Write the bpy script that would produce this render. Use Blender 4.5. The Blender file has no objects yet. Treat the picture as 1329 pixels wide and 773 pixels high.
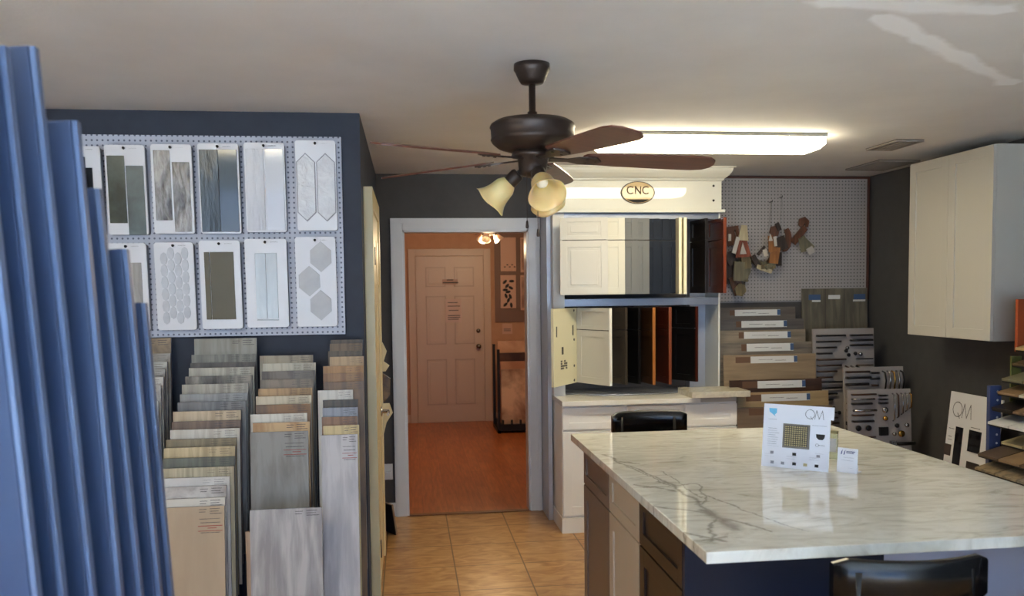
import bpy, bmesh, math, random
from mathutils import Vector, Matrix, Euler
R = math.radians
random.seed(7)
C = bpy.context.scene.collection
# ------------------------------------------------------------ camera model
FPX, YAW, PITCH, ROLL, PY, H = 1091.0, R(7.078), R(3.354), R(.671), 439.5, 1.618
_F = Vector((math.sin(YAW)*math.cos(PITCH), math.cos(YAW)*math.cos(PITCH), -math.sin(PITCH)))
_r = Vector((math.cos(YAW), -math.sin(YAW), 0)); _u = _r.cross(_F)
_R = math.cos(ROLL)*_r - math.sin(ROLL)*_u; _U = math.cos(ROLL)*_u + math.sin(ROLL)*_r
def hit(u, v, ax, val):
    """survey helper: where the sight line of a photo point meets the plane ax = val of the room"""
    d = _F*FPX + _R*(u-664.5) + _U*(PY-v); o = Vector((0, 0, H)); k = 'xyz'.index(ax)
    return o + d*((val-o[k])/d[k])
# room measures
CEIL, YB, XR, XL, YL, YF, XW = 2.44, 6.03, 3.49, -.203, 4.0, -2.4, -2.7
FY = 10.3

# ------------------------------------------------------------ materials
def s2l(c):
    out = []
    for x in c[:3]:
        x /= 255.0
        out.append(x/12.92 if x <= .04045 else ((x+.055)/1.055)**2.4)
    return (*out, 1)
MATS = {}
def mat(name, col, rough=.5, metal=0, spec=.5, **k):
    if name in MATS: return MATS[name]
    m = bpy.data.materials.new(name); m.use_nodes = True
    nt = m.node_tree; b = nt.nodes['Principled BSDF']
    b.inputs['Base Color'].default_value = s2l(col); b.inputs['Roughness'].default_value = rough
    b.inputs['Metallic'].default_value = metal; b.inputs['Specular IOR Level'].default_value = spec
    if 'coat' in k: b.inputs['Coat Weight'].default_value = k['coat']; b.inputs['Coat Roughness'].default_value = k.get('coat_rough', .04)
    if 'emit' in k:
        b.inputs['Emission Color'].default_value = s2l(k.get('emit_col', col)); b.inputs['Emission Strength'].default_value = k['emit']
    if 'trans' in k: b.inputs['Transmission Weight'].default_value = k['trans']
    if 'sss' in k:
        b.inputs['Subsurface Weight'].default_value = k['sss']; b.inputs['Subsurface Radius'].default_value = (.03, .02, .01)
    MATS[name] = m; return m
def N(nt, t, **k):
    n = nt.nodes.new(t)
    for a, v in k.items():
        if a.startswith('i_'): n.inputs[int(a[2:])].default_value = v
        else: setattr(n, a, v)
    return n
def ramp(nt, stops, interp='LINEAR'):
    n = nt.nodes.new('ShaderNodeValToRGB'); cr = n.color_ramp; cr.interpolation = interp
    while len(cr.elements) < len(stops): cr.elements.new(.5)
    for e, (p, c) in zip(cr.elements, stops): e.position = p; e.color = s2l(c)
    return n
def noisy(name, stops, scale=(1, 1, 1), nscale=5, detail=5, rough=.5, distortion=0, bump=0, metal=0, spec=.5, world=False, nrough=.55, **k):
    """a surface whose own pattern (grain, mottling, veins) is a stretched noise"""
    if name in MATS: return MATS[name]
    m = mat(name, stops[0][1], rough, metal, spec, **k); nt = m.node_tree; L = nt.links.new; b = nt.nodes['Principled BSDF']
    if world: src = N(nt, 'ShaderNodeNewGeometry').outputs['Position']
    else: src = N(nt, 'ShaderNodeTexCoord').outputs['Object']
    mp = N(nt, 'ShaderNodeMapping'); mp.inputs['Scale'].default_value = scale; L(src, mp.inputs['Vector'])
    nz = N(nt, 'ShaderNodeTexNoise'); nz.inputs['Scale'].default_value = nscale; nz.inputs['Detail'].default_value = detail
    nz.inputs['Distortion'].default_value = distortion; nz.inputs['Roughness'].default_value = nrough
    L(mp.outputs[0], nz.inputs['Vector'])
    rp = ramp(nt, stops); L(nz.outputs['Fac'], rp.inputs[0]); L(rp.outputs[0], b.inputs['Base Color'])
    if bump:
        bp = N(nt, 'ShaderNodeBump'); bp.inputs['Strength'].default_value = bump; bp.inputs['Distance'].default_value = .01
        L(nz.outputs['Fac'], bp.inputs['Height']); L(bp.outputs[0], b.inputs['Normal'])
    return m
def wood(name, a, b_, rough=.45, grain=1.0):
    """vertical grained plank"""
    mid = tuple((x+y)/2 for x, y in zip(a, b_))
    return noisy(name, [(.38, b_), (.5, mid), (.6, a)], scale=(16*grain, 8, 1.3), nscale=2.4, detail=6, rough=rough, distortion=.35)
def stone(name, a, b_, rough=.35, sc=6, **k):
    return noisy(name, [(.35, b_), (.6, a)], nscale=sc, detail=8, rough=rough, distortion=.6, **k)

def mth(nt, op, a, b=None, c=None):
    n = nt.nodes.new('ShaderNodeMath'); n.operation = op
    for i, x in enumerate((a, b, c)):
        if x is None: continue
        if isinstance(x, (int, float)): n.inputs[i].default_value = x
        else: nt.links.new(x, n.inputs[i])
    return n.outputs[0]
def pegboard_mat(name, base, hole, step, rad, rough=.45):
    m = mat(name, base, rough); nt = m.node_tree; L = nt.links.new; b = nt.nodes['Principled BSDF']
    tc = N(nt, 'ShaderNodeTexCoord'); sp = N(nt, 'ShaderNodeSeparateXYZ'); L(tc.outputs['Object'], sp.inputs[0])
    def cell(s): return mth(nt, 'SUBTRACT', mth(nt, 'FRACT', mth(nt, 'DIVIDE', s, step)), .5)
    x, z = cell(sp.outputs[0]), cell(sp.outputs[2])
    d = mth(nt, 'SQRT', mth(nt, 'ADD', mth(nt, 'MULTIPLY', x, x), mth(nt, 'MULTIPLY', z, z)))
    rp = ramp(nt, [(rad*.8, hole), (rad*1.15, base)]); L(d, rp.inputs[0]); L(rp.outputs[0], b.inputs['Base Color'])
    return m

M_wall = noisy('slate_paint', [(.3, (70, 67, 66)), (.7, (75, 72, 71))], nscale=14, rough=.7, bump=.05, world=True)
M_wall_n = noisy('navy_slate_paint', [(.3, (46, 52, 66)), (.7, (51, 57, 71))], nscale=14, rough=.7, bump=.05, world=True)
M_wall_r = noisy('graphite_paint', [(.3, (70, 69, 70)), (.7, (75, 74, 75))], nscale=14, rough=.6, bump=.05, world=True)
M_farwall = noisy('tan_wall_paint', [(.3, (196, 150, 118)), (.7, (204, 158, 126))], nscale=10, rough=.75, world=True)
M_trim = mat('white_trim_paint', (212, 212, 214), .35)
M_black = mat('black_lacquer', (12, 12, 14), .25)
M_rack = mat('black_rack_metal', (16, 16, 19), .5)
M_dot = mat('black_pin', (15, 14, 16), .4)
M_ink = mat('printed_ink', (70, 68, 70), .6)
M_redink = mat('red_ink', (150, 50, 45), .6)
M_paper = mat('label_paper', (206, 205, 202), .55)

# ceiling: textured plaster with a patched streak
m = noisy('ceiling_plaster', [(.3, (218, 215, 212)), (.7, (226, 223, 220))], nscale=3, detail=8, rough=.85, world=True)
nt = m.node_tree; L = nt.links.new; b = nt.nodes['Principled BSDF']
geo = N(nt, 'ShaderNodeNewGeometry'); sp = N(nt, 'ShaderNodeSeparateXYZ')
nzw = N(nt, 'ShaderNodeTexNoise'); nzw.inputs['Scale'].default_value = 5; nzw.inputs['Detail'].default_value = 6; L(geo.outputs['Position'], nzw.inputs['Vector'])
L(geo.outputs['Position'], sp.inputs[0])
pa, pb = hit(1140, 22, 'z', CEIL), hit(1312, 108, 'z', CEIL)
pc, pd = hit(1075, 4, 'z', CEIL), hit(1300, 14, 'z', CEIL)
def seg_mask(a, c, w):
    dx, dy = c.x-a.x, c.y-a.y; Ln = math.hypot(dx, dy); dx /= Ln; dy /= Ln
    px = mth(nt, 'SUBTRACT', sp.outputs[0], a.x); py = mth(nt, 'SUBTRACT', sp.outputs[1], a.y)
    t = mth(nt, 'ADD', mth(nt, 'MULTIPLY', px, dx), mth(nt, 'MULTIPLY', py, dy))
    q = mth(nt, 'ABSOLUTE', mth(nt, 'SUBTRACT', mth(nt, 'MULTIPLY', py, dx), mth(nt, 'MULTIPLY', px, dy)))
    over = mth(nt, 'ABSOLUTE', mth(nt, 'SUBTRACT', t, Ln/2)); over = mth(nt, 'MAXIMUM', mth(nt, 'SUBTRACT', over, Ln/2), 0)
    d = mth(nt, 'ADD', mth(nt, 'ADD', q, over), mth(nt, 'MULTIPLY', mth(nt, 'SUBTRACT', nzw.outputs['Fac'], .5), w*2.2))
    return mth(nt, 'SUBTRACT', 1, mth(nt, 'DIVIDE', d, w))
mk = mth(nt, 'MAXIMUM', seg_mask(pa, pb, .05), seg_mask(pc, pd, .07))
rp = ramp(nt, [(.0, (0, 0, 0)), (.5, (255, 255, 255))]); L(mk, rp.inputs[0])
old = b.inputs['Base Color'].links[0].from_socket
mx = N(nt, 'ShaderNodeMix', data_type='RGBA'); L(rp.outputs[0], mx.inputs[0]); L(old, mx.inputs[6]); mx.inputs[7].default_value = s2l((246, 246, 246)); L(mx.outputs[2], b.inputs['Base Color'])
bt = N(nt, 'ShaderNodeTexNoise'); bt.inputs['Scale'].default_value = 60; bt.inputs['Detail'].default_value = 5; L(geo.outputs['Position'], bt.inputs['Vector'])
bp = N(nt, 'ShaderNodeBump'); bp.inputs['Strength'].default_value = .25; bp.inputs['Distance'].default_value = .004; L(bt.outputs['Fac'], bp.inputs['Height']); L(bp.outputs[0], b.inputs['Normal'])
M_ceil = m

# floor: square ceramic tiles, world grid .4074
m = mat('ceramic_floor_tile', (190, 145, 95), .28); nt = m.node_tree; L = nt.links.new; b = nt.nodes['Principled BSDF']
geo = N(nt, 'ShaderNodeNewGeometry')
mp = N(nt, 'ShaderNodeMapping'); mp.inputs['Location'].default_value = (-.2496, -5.264, 0); mp.inputs['Scale'].default_value = (1, 1, 0); L(geo.outputs['Position'], mp.inputs['Vector'])
br = N(nt, 'ShaderNodeTexBrick', offset=0.0, squash=1.0)
br.inputs['Scale'].default_value = 1; br.inputs['Brick Width'].default_value = .4074; br.inputs['Row Height'].default_value = .4074
br.inputs['Mortar Size'].default_value = .0042; br.inputs['Mortar Smooth'].default_value = .1; br.inputs['Bias'].default_value = 0
L(mp.outputs[0], br.inputs['Vector'])
n1 = N(nt, 'ShaderNodeTexNoise'); n1.inputs['Scale'].default_value = 5.5; n1.inputs['Detail'].default_value = 8; n1.inputs['Distortion'].default_value = 1.3
mp2 = N(nt, 'ShaderNodeMapping'); mp2.inputs['Scale'].default_value = (1.1, 2.6, 1); mp2.inputs['Rotation'].default_value = (0, 0, .35); L(geo.outputs['Position'], mp2.inputs['Vector']); L(mp2.outputs[0], n1.inputs['Vector'])
rp = ramp(nt, [(.3, (160, 112, 66)), (.5, (186, 140, 88)), (.7, (205, 164, 112))]); L(n1.outputs['Fac'], rp.inputs[0])
mx = N(nt, 'ShaderNodeMix', data_type='RGBA'); L(br.outputs['Fac'], mx.inputs[0]); L(rp.outputs[0], mx.inputs[6]); mx.inputs[7].default_value = s2l((112, 80, 46)); L(mx.outputs[2], b.inputs['Base Color'])
M_tile = m
# laminate planks running to the far room
m = mat('laminate_floor', (180, 95, 50), .32); nt = m.node_tree; L = nt.links.new; b = nt.nodes['Principled BSDF']
geo = N(nt, 'ShaderNodeNewGeometry'); mp = N(nt, 'ShaderNodeMapping'); mp.inputs['Rotation'].default_value = (0, 0, R(90)); L(geo.outputs['Position'], mp.inputs['Vector'])
br = N(nt, 'ShaderNodeTexBrick', offset=.37); br.inputs['Scale'].default_value = 1; br.inputs['Brick Width'].default_value = .6; br.inputs['Row Height'].default_value = .09
br.inputs['Mortar Size'].default_value = .0012; br.inputs['Color1'].default_value = s2l((196, 116, 66)); br.inputs['Color2'].default_value = s2l((180, 100, 54)); br.inputs['Mortar'].default_value = s2l((140, 74, 40)); L(mp.outputs[0], br.inputs['Vector'])
nz = N(nt, 'ShaderNodeTexNoise'); nz.inputs['Scale'].default_value = 4; mp2 = N(nt, 'ShaderNodeMapping'); mp2.inputs['Scale'].default_value = (12, 1, 1); L(geo.outputs['Position'], mp2.inputs['Vector']); L(mp2.outputs[0], nz.inputs['Vector'])
rp = ramp(nt, [(.3, (210, 210, 210)), (.7, (255, 255, 255))]); L(nz.outputs['Fac'], rp.inputs[0])
mx = N(nt, 'ShaderNodeMix', data_type='RGBA', blend_type='MULTIPLY'); mx.inputs[0].default_value = 1; L(br.outputs['Color'], mx.inputs[6]); L(rp.outputs[0], mx.inputs[7]); L(mx.outputs[2], b.inputs['Base Color'])
M_lam = m

# marble countertop
m = mat('calacatta_marble', (225, 222, 214), .06, spec=.85); nt = m.node_tree; L = nt.links.new; b = nt.nodes['Principled BSDF']
geo = N(nt, 'ShaderNodeNewGeometry'); sp = N(nt, 'ShaderNodeSeparateXYZ')
wn = N(nt, 'ShaderNodeTexNoise'); wn.inputs['Scale'].default_value = 4.5; wn.inputs['Detail'].default_value = 7; wn.inputs['Roughness'].default_value = .62; L(geo.outputs['Position'], wn.inputs['Vector'])
vm = N(nt, 'ShaderNodeVectorMath', operation='SUBTRACT'); L(wn.outputs['Color'], vm.inputs[0]); vm.inputs[1].default_value = (.5, .5, .5)
vs = N(nt, 'ShaderNodeVectorMath', operation='SCALE'); L(vm.outputs[0], vs.inputs[0]); vs.inputs[3].default_value = .15
va = N(nt, 'ShaderNodeVectorMath', operation='ADD'); L(geo.outputs['Position'], va.inputs[0]); L(vs.outputs[0], va.inputs[1]); L(va.outputs[0], sp.inputs[0])
def vein(a, c, w):
    dx, dy = c[0]-a[0], c[1]-a[1]; Ln = math.hypot(dx, dy); dx /= Ln; dy /= Ln
    px = mth(nt, 'SUBTRACT', sp.outputs[0], a[0]); py = mth(nt, 'SUBTRACT', sp.outputs[1], a[1])
    t = mth(nt, 'ADD', mth(nt, 'MULTIPLY', px, dx), mth(nt, 'MULTIPLY', py, dy))
    q = mth(nt, 'ABSOLUTE', mth(nt, 'SUBTRACT', mth(nt, 'MULTIPLY', py, dx), mth(nt, 'MULTIPLY', px, dy)))
    over = mth(nt, 'MAXIMUM', mth(nt, 'SUBTRACT', mth(nt, 'ABSOLUTE', mth(nt, 'SUBTRACT', t, Ln/2)), Ln/2), 0)
    return mth(nt, 'MAXIMUM', mth(nt, 'SUBTRACT', 1, mth(nt, 'DIVIDE', mth(nt, 'ADD', q, over), w)), 0)
def W(u, v):
    p = hit(u, v, 'z', .915); return (p.x, p.y)
veins = [(W(783, 590), W(872, 630), .012), (W(872, 630), W(935, 672), .016), (W(935, 672), W(1005, 690), .012), (W(812, 606), W(872, 632), .008), (W(822, 628), W(872, 636), .012),
         (W(845, 655), W(925, 668), .012), (W(880, 689), W(945, 700), .01), (W(918, 664), W(962, 688), .042), (W(935, 672), W(925, 700), .012), (W(800, 598), W(835, 602), .012), (W(835, 632), W(905, 628), .01), (W(905, 628), W(915, 660), .007), (W(985, 672), W(1050, 690), .006), (W(905, 640), W(985, 672), .007), (W(860, 612), W(905, 645), .006), (W(900, 700), W(945, 695), .008)]
acc = None
for a_, c_, w_ in veins:
    v_ = vein(a_, c_, w_); acc = v_ if acc is None else mth(nt, 'MAXIMUM', acc, v_)
r1 = ramp(nt, [(.0, (0, 0, 0)), (.3, (80, 80, 80)), (.95, (205, 205, 205))]); L(acc, r1.inputs[0])
mp = N(nt, 'ShaderNodeMapping'); mp.inputs['Rotation'].default_value = (0, 0, .5); mp.inputs['Scale'].default_value = (1.3, 3.6, 1); L(geo.outputs['Position'], mp.inputs['Vector'])
n2 = N(nt, 'ShaderNodeTexNoise'); n2.inputs['Scale'].default_value = 3.4; n2.inputs['Detail'].default_value = 11; n2.inputs['Roughness'].default_value = .66; n2.inputs['Distortion'].default_value = 1.6; L(mp.outputs[0], n2.inputs['Vector'])
r2 = ramp(nt, [(.3, (184, 180, 166)), (.43, (216, 213, 200)), (.58, (232, 230, 219))]); L(n2.outputs['Fac'], r2.inputs[0])
mx = N(nt, 'ShaderNodeMix', data_type='RGBA'); L(r1.outputs[0], mx.inputs[0]); L(r2.outputs[0], mx.inputs[6]); mx.inputs[7].default_value = s2l((112, 106, 96)); L(mx.outputs[2], b.inputs['Base Color'])
M_marble = m

# ------------------------------------------------------------ geometry helpers
class MB:
    """collects shapes in one bmesh, built as ONE mesh object"""
    def __init__(s): s.bm = bmesh.new()
    def box(s, x0, x1, y0, y1, z0, z1, bev=0, rot=None, piv=None):
        vs = [Vector((x, y, z)) for z in (z0, z1) for y in (y0, y1) for x in (x0, x1)]
        if rot is not None:
            c = Vector(piv) if piv else sum(vs, Vector())/8
            vs = [rot @ (v-c)+c for v in vs]
        v = [s.bm.verts.new(p) for p in vs]
        fs = [s.bm.faces.new([v[i] for i in f]) for f in ((0, 2, 3, 1), (4, 5, 7, 6), (0, 1, 5, 4), (2, 6, 7, 3), (0, 4, 6, 2), (1, 3, 7, 5))]
        if bev:
            es = list({e for f in fs for e in f.edges})
            bmesh.ops.bevel(s.bm, geom=es, offset=bev, segments=2, affect='EDGES', profile=.7)
        return s
    def hexa(s, bottom, top):
        v = [s.bm.verts.new(p) for p in list(bottom)+list(top)]
        n = len(bottom)
        s.bm.faces.new(v[:n][::-1]); s.bm.faces.new(v[n:])
        for i in range(n): s.bm.faces.new((v[i], v[(i+1) % n], v[n+(i+1) % n], v[n+i]))
        return s
    def prism(s, poly, ax, a, b):
        """2-D polygon extruded along axis ax from a to b"""
        def P(p, t):
            if ax == 'y': return Vector((p[0], t, p[1]))
            if ax == 'x': return Vector((t, p[0], p[1]))
            return Vector((p[0], p[1], t))
        return s.hexa([P(p, a) for p in poly], [P(p, b) for p in poly])
    def lathe(s, prof, n=28, mtx=None, wave=None):
        rings = []
        for (r, z) in prof:
            ring = []
            for i in range(n):
                a = 2*math.pi*i/n
                rr = r
                p = Vector((rr*math.cos(a), rr*math.sin(a), z))
                if wave: p = wave(p, a, r, z)
                if mtx: p = mtx @ p
                ring.append(s.bm.verts.new(p))
            rings.append(ring)
        for k in range(len(rings)-1):
            for i in range(n):
                f = s.bm.faces.new((rings[k][i], rings[k][(i+1) % n], rings[k+1][(i+1) % n], rings[k+1][i])); f.smooth = True
        for ring, r in ((rings[0], prof[0][0]), (rings[-1], prof[-1][0])):
            if r > 1e-4 and not wave: s.bm.faces.new(ring)
        return s
    def tube(s, pts, r, n=8):
        pts = [Vector(p) for p in pts]; rings = []
        for i, p in enumerate(pts):
            t = (pts[min(i+1, len(pts)-1)]-pts[max(i-1, 0)]).normalized()
            up = Vector((0, 0, 1)) if abs(t.z) < .9 else Vector((1, 0, 0))
            a = t.cross(up).normalized(); b_ = t.cross(a)
            rr = r[i] if isinstance(r, (list, tuple)) else r
            rings.append([s.bm.verts.new(p+a*rr*math.cos(2*math.pi*k/n)+b_*rr*math.sin(2*math.pi*k/n)) for k in range(n)])
        for k in range(len(rings)-1):
            for i in range(n):
                f = s.bm.faces.new((rings[k][i], rings[k][(i+1) % n], rings[k+1][(i+1) % n], rings[k+1][i])); f.smooth = True
        s.bm.faces.new(rings[0][::-1]); s.bm.faces.new(rings[-1]); return s
    def ribbon(s, pts, w, o, ex, ez, th=.0008):
        """flat stroke: 2-D points drawn on the plane through o with axes ex, ez, raised by th"""
        n = ex.cross(ez).normalized()
        for i in range(len(pts)-1):
            a, c = Vector(pts[i]), Vector(pts[i+1]); d = (c-a)
            if d.length < 1e-6: continue
            d.normalize(); q = Vector((-d.y, d.x))*w/2; a2, c2 = a-d*w*.35, c+d*w*.35
            P = [o+ex*p.x+ez*p.y for p in (a2-q, c2-q, c2+q, a2+q)]
            s.hexa(P, [p+n*th for p in P])
        return s
    def xf(s, mtx): bmesh.ops.transform(s.bm, matrix=mtx, verts=s.bm.verts); return s
    def build(s, name, m, parent=None, loc=None, smooth=False):
        me = bpy.data.meshes.new(name)
        bmesh.ops.recalc_face_normals(s.bm, faces=s.bm.faces); s.bm.to_mesh(me); s.bm.free()
        if smooth:
            for p in me.polygons: p.use_smooth = True
        for mm in (m if isinstance(m, (list, tuple)) else [m]): me.materials.append(mm)
        o = bpy.data.objects.new(name, me); C.objects.link(o)
        if parent: o.parent = parent
        if loc is not None: o.location = loc
        return o
def tag(o, label=None, cat=None, group=None, kind=None):
    if label: o['label'] = label
    if cat: o['category'] = cat
    if group: o['group'] = group
    if kind: o['kind'] = kind
    return o
def thing(name, label, cat, loc=(0, 0, 0), rz=0, group=None, rot=None):
    o = bpy.data.objects.new(name, None); C.objects.link(o); o.location = loc
    o.rotation_euler = rot if rot else (0, 0, rz); o.empty_display_size = .1
    return tag(o, label, cat, group)
def struct(name, mb, m, parent=None):
    o = mb.build(name, m, parent)
    if not parent: o['kind'] = 'structure'
    return o
def copy_tree(o, parent=None):
    c = o.copy(); C.objects.link(c)
    if parent: c.parent = parent
    for ch in list(o.children): copy_tree(ch, c)
    return c
def arc(cx, cy, rx, ry, a0, a1, n=16):
    return [(cx+rx*math.cos(R(a0+(a1-a0)*i/n)), cy+ry*math.sin(R(a0+(a1-a0)*i/n))) for i in range(n+1)]
def text_lines(mb, rows, o, ex, ez, th=.0006, h=.003):
    """small print too fine to read: short bars; rows = (x0, x1, y)"""
    for x0, x1, y in rows: mb.ribbon([(x0, y), (x1, y)], h, o, ex, ez, th)
    return mb
X, Y, Z = Vector((1, 0, 0)), Vector((0, 1, 0)), Vector((0, 0, 1))

# ------------------------------------------------------------ the room
struct('floor', MB().box(XW-.1, XR+.1, YF-.1, YB-.02, -.06, 0), M_tile)
struct('floor_laminate', MB().box(-1.6, 3.2, YB-.02, FY+.1, -.06, .002), M_lam)
struct('ceiling', MB().box(XW-.1, XR+.1, YF-.1, YB+.12, CEIL, CEIL+.08), M_ceil)
struct('ceiling_far_room', MB().box(-1.6, 3.2, YB+.12, FY+.1, CEIL, CEIL+.08), M_ceil)
struct('wall_display', MB().box(XW, XL, YL, YL+.12, 0, CEIL), M_wall_n)
struct('wall_corridor', MB().box(XL-.12, XL, YL+.12, YB, 0, CEIL), M_wall_n)
dl, dr, dh = -.025, .873, 2.045
struct('wall_back', MB().box(XL-.12, dl, YB, YB+.12, 0, CEIL).box(dr, XR, YB, YB+.12, 0, CEIL).box(dl, dr, YB, YB+.12, dh, CEIL), M_wall)
struct('wall_right', MB().box(XR, XR+.1, YF, YB+.12, 0, CEIL), M_wall_r)
struct('wall_left', MB().box(XW-.1, XW, YF, YL+.12, 0, CEIL), M_wall)
# street side with two shop windows (behind the viewer)
w0, w1, w2, w3 = -2.3, -.1, .4, 2.2; sill, head = .3, 2.15
struct('wall_front', MB().box(XW, w0, YF-.12, YF, 0, CEIL).box(w1, w2, YF-.12, YF, 0, CEIL).box(w3, XR, YF-.12, YF, 0, CEIL)
       .box(w0, w1, YF-.12, YF, 0, sill).box(w0, w1, YF-.12, YF, head, CEIL).box(w2, w3, YF-.12, YF, 0, sill).box(w2, w3, YF-.12, YF, head, CEIL), M_trim)
for k, (a, c) in enumerate(((w0, w1), (w2, w3))):
    f = MB()
    for q in (a, (a+c)/2-.02, c-.04): f.box(q, q+.04, YF-.09, YF-.04, sill, head)
    f.box(a, c, YF-.09, YF-.04, sill, sill+.04).box(a, c, YF-.09, YF-.04, head-.04, head)
    struct('window_%d' % (k+1), f, M_trim)
    li = bpy.data.lights.new('window_daylight', 'AREA'); li.shape = 'RECTANGLE'; li.size = c-a-.05; li.size_y = head-sill-.05
    li.cycles.is_portal = True
    lo = bpy.data.objects.new('window_daylight', li); C.objects.link(lo); lo.location = ((a+c)/2, YF-.11, (sill+head)/2); lo.rotation_euler = (R(90), 0, 0)
# doorway casing
cas = MB()
cw = .084
for x0 in (dl-cw, dr): cas.box(x0, x0+cw, YB-.022, YB, 0, dh+cw, .004)
cas.box(dl, dr, YB-.022, YB, dh, dh+cw, .004)
cas.box(dl-cw+.014, dl-cw+.03, YB-.028, YB-.02, 0, dh+cw-.02).box(dr+cw-.03, dr+cw-.014, YB-.028, YB-.02, 0, dh+cw-.02).box(dl-cw+.03, dr+cw-.03, YB-.028, YB-.02, dh+cw-.036, dh+cw-.02)
cas.box(dl-.002, dl+.014, YB-.012, YB+.12, 0, dh).box(dr-.014, dr+.002, YB-.012, YB+.12, 0, dh).box(dl, dr, YB-.012, YB+.12, dh-.014, dh)
struct('trim_doorway', cas, M_trim)
struct('trim_threshold', MB().box(dl+.014, dr-.014, YB-.03, YB+.02, .002, .008, .002), mat('threshold_strip', (120, 78, 46), .4))
struct('baseboard_back', MB().box(XL, dl-cw, YB-.014, YB, 0, .1, .003).box(dr+cw, 1.0, YB-.014, YB, 0, .1, .003), M_trim)
struct('baseboard_right', MB().box(XR-.014, XR, YF, YB, 0, .1, .003), M_trim)
struct('baseboard_corridor', MB().box(XL, XL+.012, 5.6, YB-.014, 0, .1, .003), M_trim)

# far room
M_fdoor = mat('pale_door_paint', (210, 186, 164), .4)
struct('wall_far', MB().box(-1.6, 3.2, FY, FY+.1, 0, CEIL), M_farwall)
struct('wall_far_left', MB().box(-1.6, -1.5, YB+.12, FY, 0, CEIL), M_farwall)
struct('wall_far_right', MB().box(3.1, 3.2, YB+.12, FY, 0, CEIL), M_farwall)
struct('wall_far_front', MB().box(-1.6, dl-.02, YB+.121, YB+.14, 0, CEIL).box(dr+.02, 3.2, YB+.121, YB+.14, 0, CEIL).box(dl-.02, dr+.02, YB+.121, YB+.14, dh+.01, CEIL), M_farwall)
def six_panel(mb, x0, x1, z0, z1, y, t, sgn=-1):
    """raised panel layout of a six panel door; returns panel mesh builder"""
    w, h = x1-x0, z1-z0; st = w*.125; midw = w*.12; pw = (w-2*st-midw)/2
    for (a, c) in ((.03+.09, .33), (.43, .76), (.82, .93)):
        for px in (x0+st, x0+st+pw+midw):
            A, B = sorted((y, y+sgn*.006)); mb.box(px, px+pw, A, B, z0+a*h, z0+c*h, .0)
            A, B = sorted((y, y+sgn*.014)); mb.box(px+.03, px+pw-.03, A, B, z0+a*h+.03, z0+c*h-.03, .006)
    return mb
fx0, fx1, fz1 = .11, .93, 2.03
dfar = struct('door_1', MB().box(fx0, fx1, FY-.035, FY-.002, .005, fz1), M_fdoor)
pm = MB(); w = fx1-fx0; st = .115; pw = (w-2*st-.1)/2
fr = MB()
for (a, c) in ((.22, .78), (.96, 1.55), (1.66, 1.9)):
    for px in (fx0+st, fx0+st+pw+.1):
        for (q0, q1, r0, r1) in ((px, px+pw, a, a+.014), (px, px+pw, c-.014, c), (px, px+.014, a, c), (px+pw-.014, px+pw, a, c)): fr.box(q0, q1, FY-.041, FY-.035, r0, r1)
        pm.box(px+.035, px+pw-.035, FY-.041, FY-.035, a+.035, c-.035, .004)
fr.build('panel_moulding', mat('door_moulding_paint', (192, 166, 146), .4), dfar); pm.build('raised_panel', M_fdoor, dfar)
kb = MB().lathe([(.006, 0), (.028, .002), (.028, .01), (.012, .014), (.012, .03), (.027, .04), (.03, .055), (.02, .068), (.001, .07)], 20, Matrix.Translation((fx1-.07, FY-.035, .93)) @ Matrix.Rotation(R(90), 4, 'X'))
kb.build('door_knob', mat('brushed_nickel', (130, 125, 120), .25, 1), dfar)
MB().lathe([(.024, 0), (.026, .008), (.014, .014), (.001, .016)], 20, Matrix.Translation((fx1-.07, FY-.035, 1.12)) @ Matrix.Rotation(R(90), 4, 'X')).build('deadbolt', MATS['brushed_nickel'], dfar)
struct('trim_far_door', MB().box(fx0-.09, fx0-.005, FY-.03, FY, 0, fz1+.09, .004).box(fx1+.005, fx1+.09, FY-.03, FY, 0, fz1+.09, .004).box(fx0-.005, fx1+.005, FY-.03, FY, fz1+.005, fz1+.09, .004), M_fdoor)
struct('baseboard_far', MB().box(-1.5, fx0-.09, FY-.014, FY, 0, .1, .003).box(fx1+.09, 3.1, FY-.014, FY, 0, .1, .003), M_fdoor)
pp = hit(578, 388, 'y', FY-.045); p2 = hit(597, 415, 'y', FY-.045)
ps = MB().box(pp.x, p2.x+.02, FY-.0445, FY-.0425, p2.z-.03, pp.z).build('paper_notice', mat('aged_paper', (214, 186, 172), .6)); tag(ps, 'small paper notice taped to the middle of the far six-panel door', 'notice')
tl = MB(); o_ = Vector((pp.x, FY-.0446, p2.z-.03)); ww = p2.x+.02-pp.x; hh = pp.z-p2.z+.03
text_lines(tl, [(.03, ww-.05, hh*.85), (.03, ww-.02, hh*.7), (.04, ww-.04, hh*.52), (.03, ww-.02, hh*.3), (.03, ww-.02, hh*.22), (.03, ww-.04, hh*.14)], o_, X, Z, -.0008, .009)
tl.build('printed_text', M_ink, ps)
qa = hit(574, 369, 'y', FY-.045); qb = hit(594, 362, 'y', FY-.045)
sg = MB().box(qa.x, qb.x, FY-.0445, FY-.0415, qa.z, qb.z).build('door_sign', mat('sign_tan', (190, 155, 138), .6)); tag(sg, 'narrow two line sign above the paper notice on the far door', 'sign')
text_lines(MB(), [(.06, .13, .055), (.01, .19, .022)], Vector((qa.x, FY-.0446, qa.z)), X, Z, -.0008, .013).build('printed_text', M_ink, sg)
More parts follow.
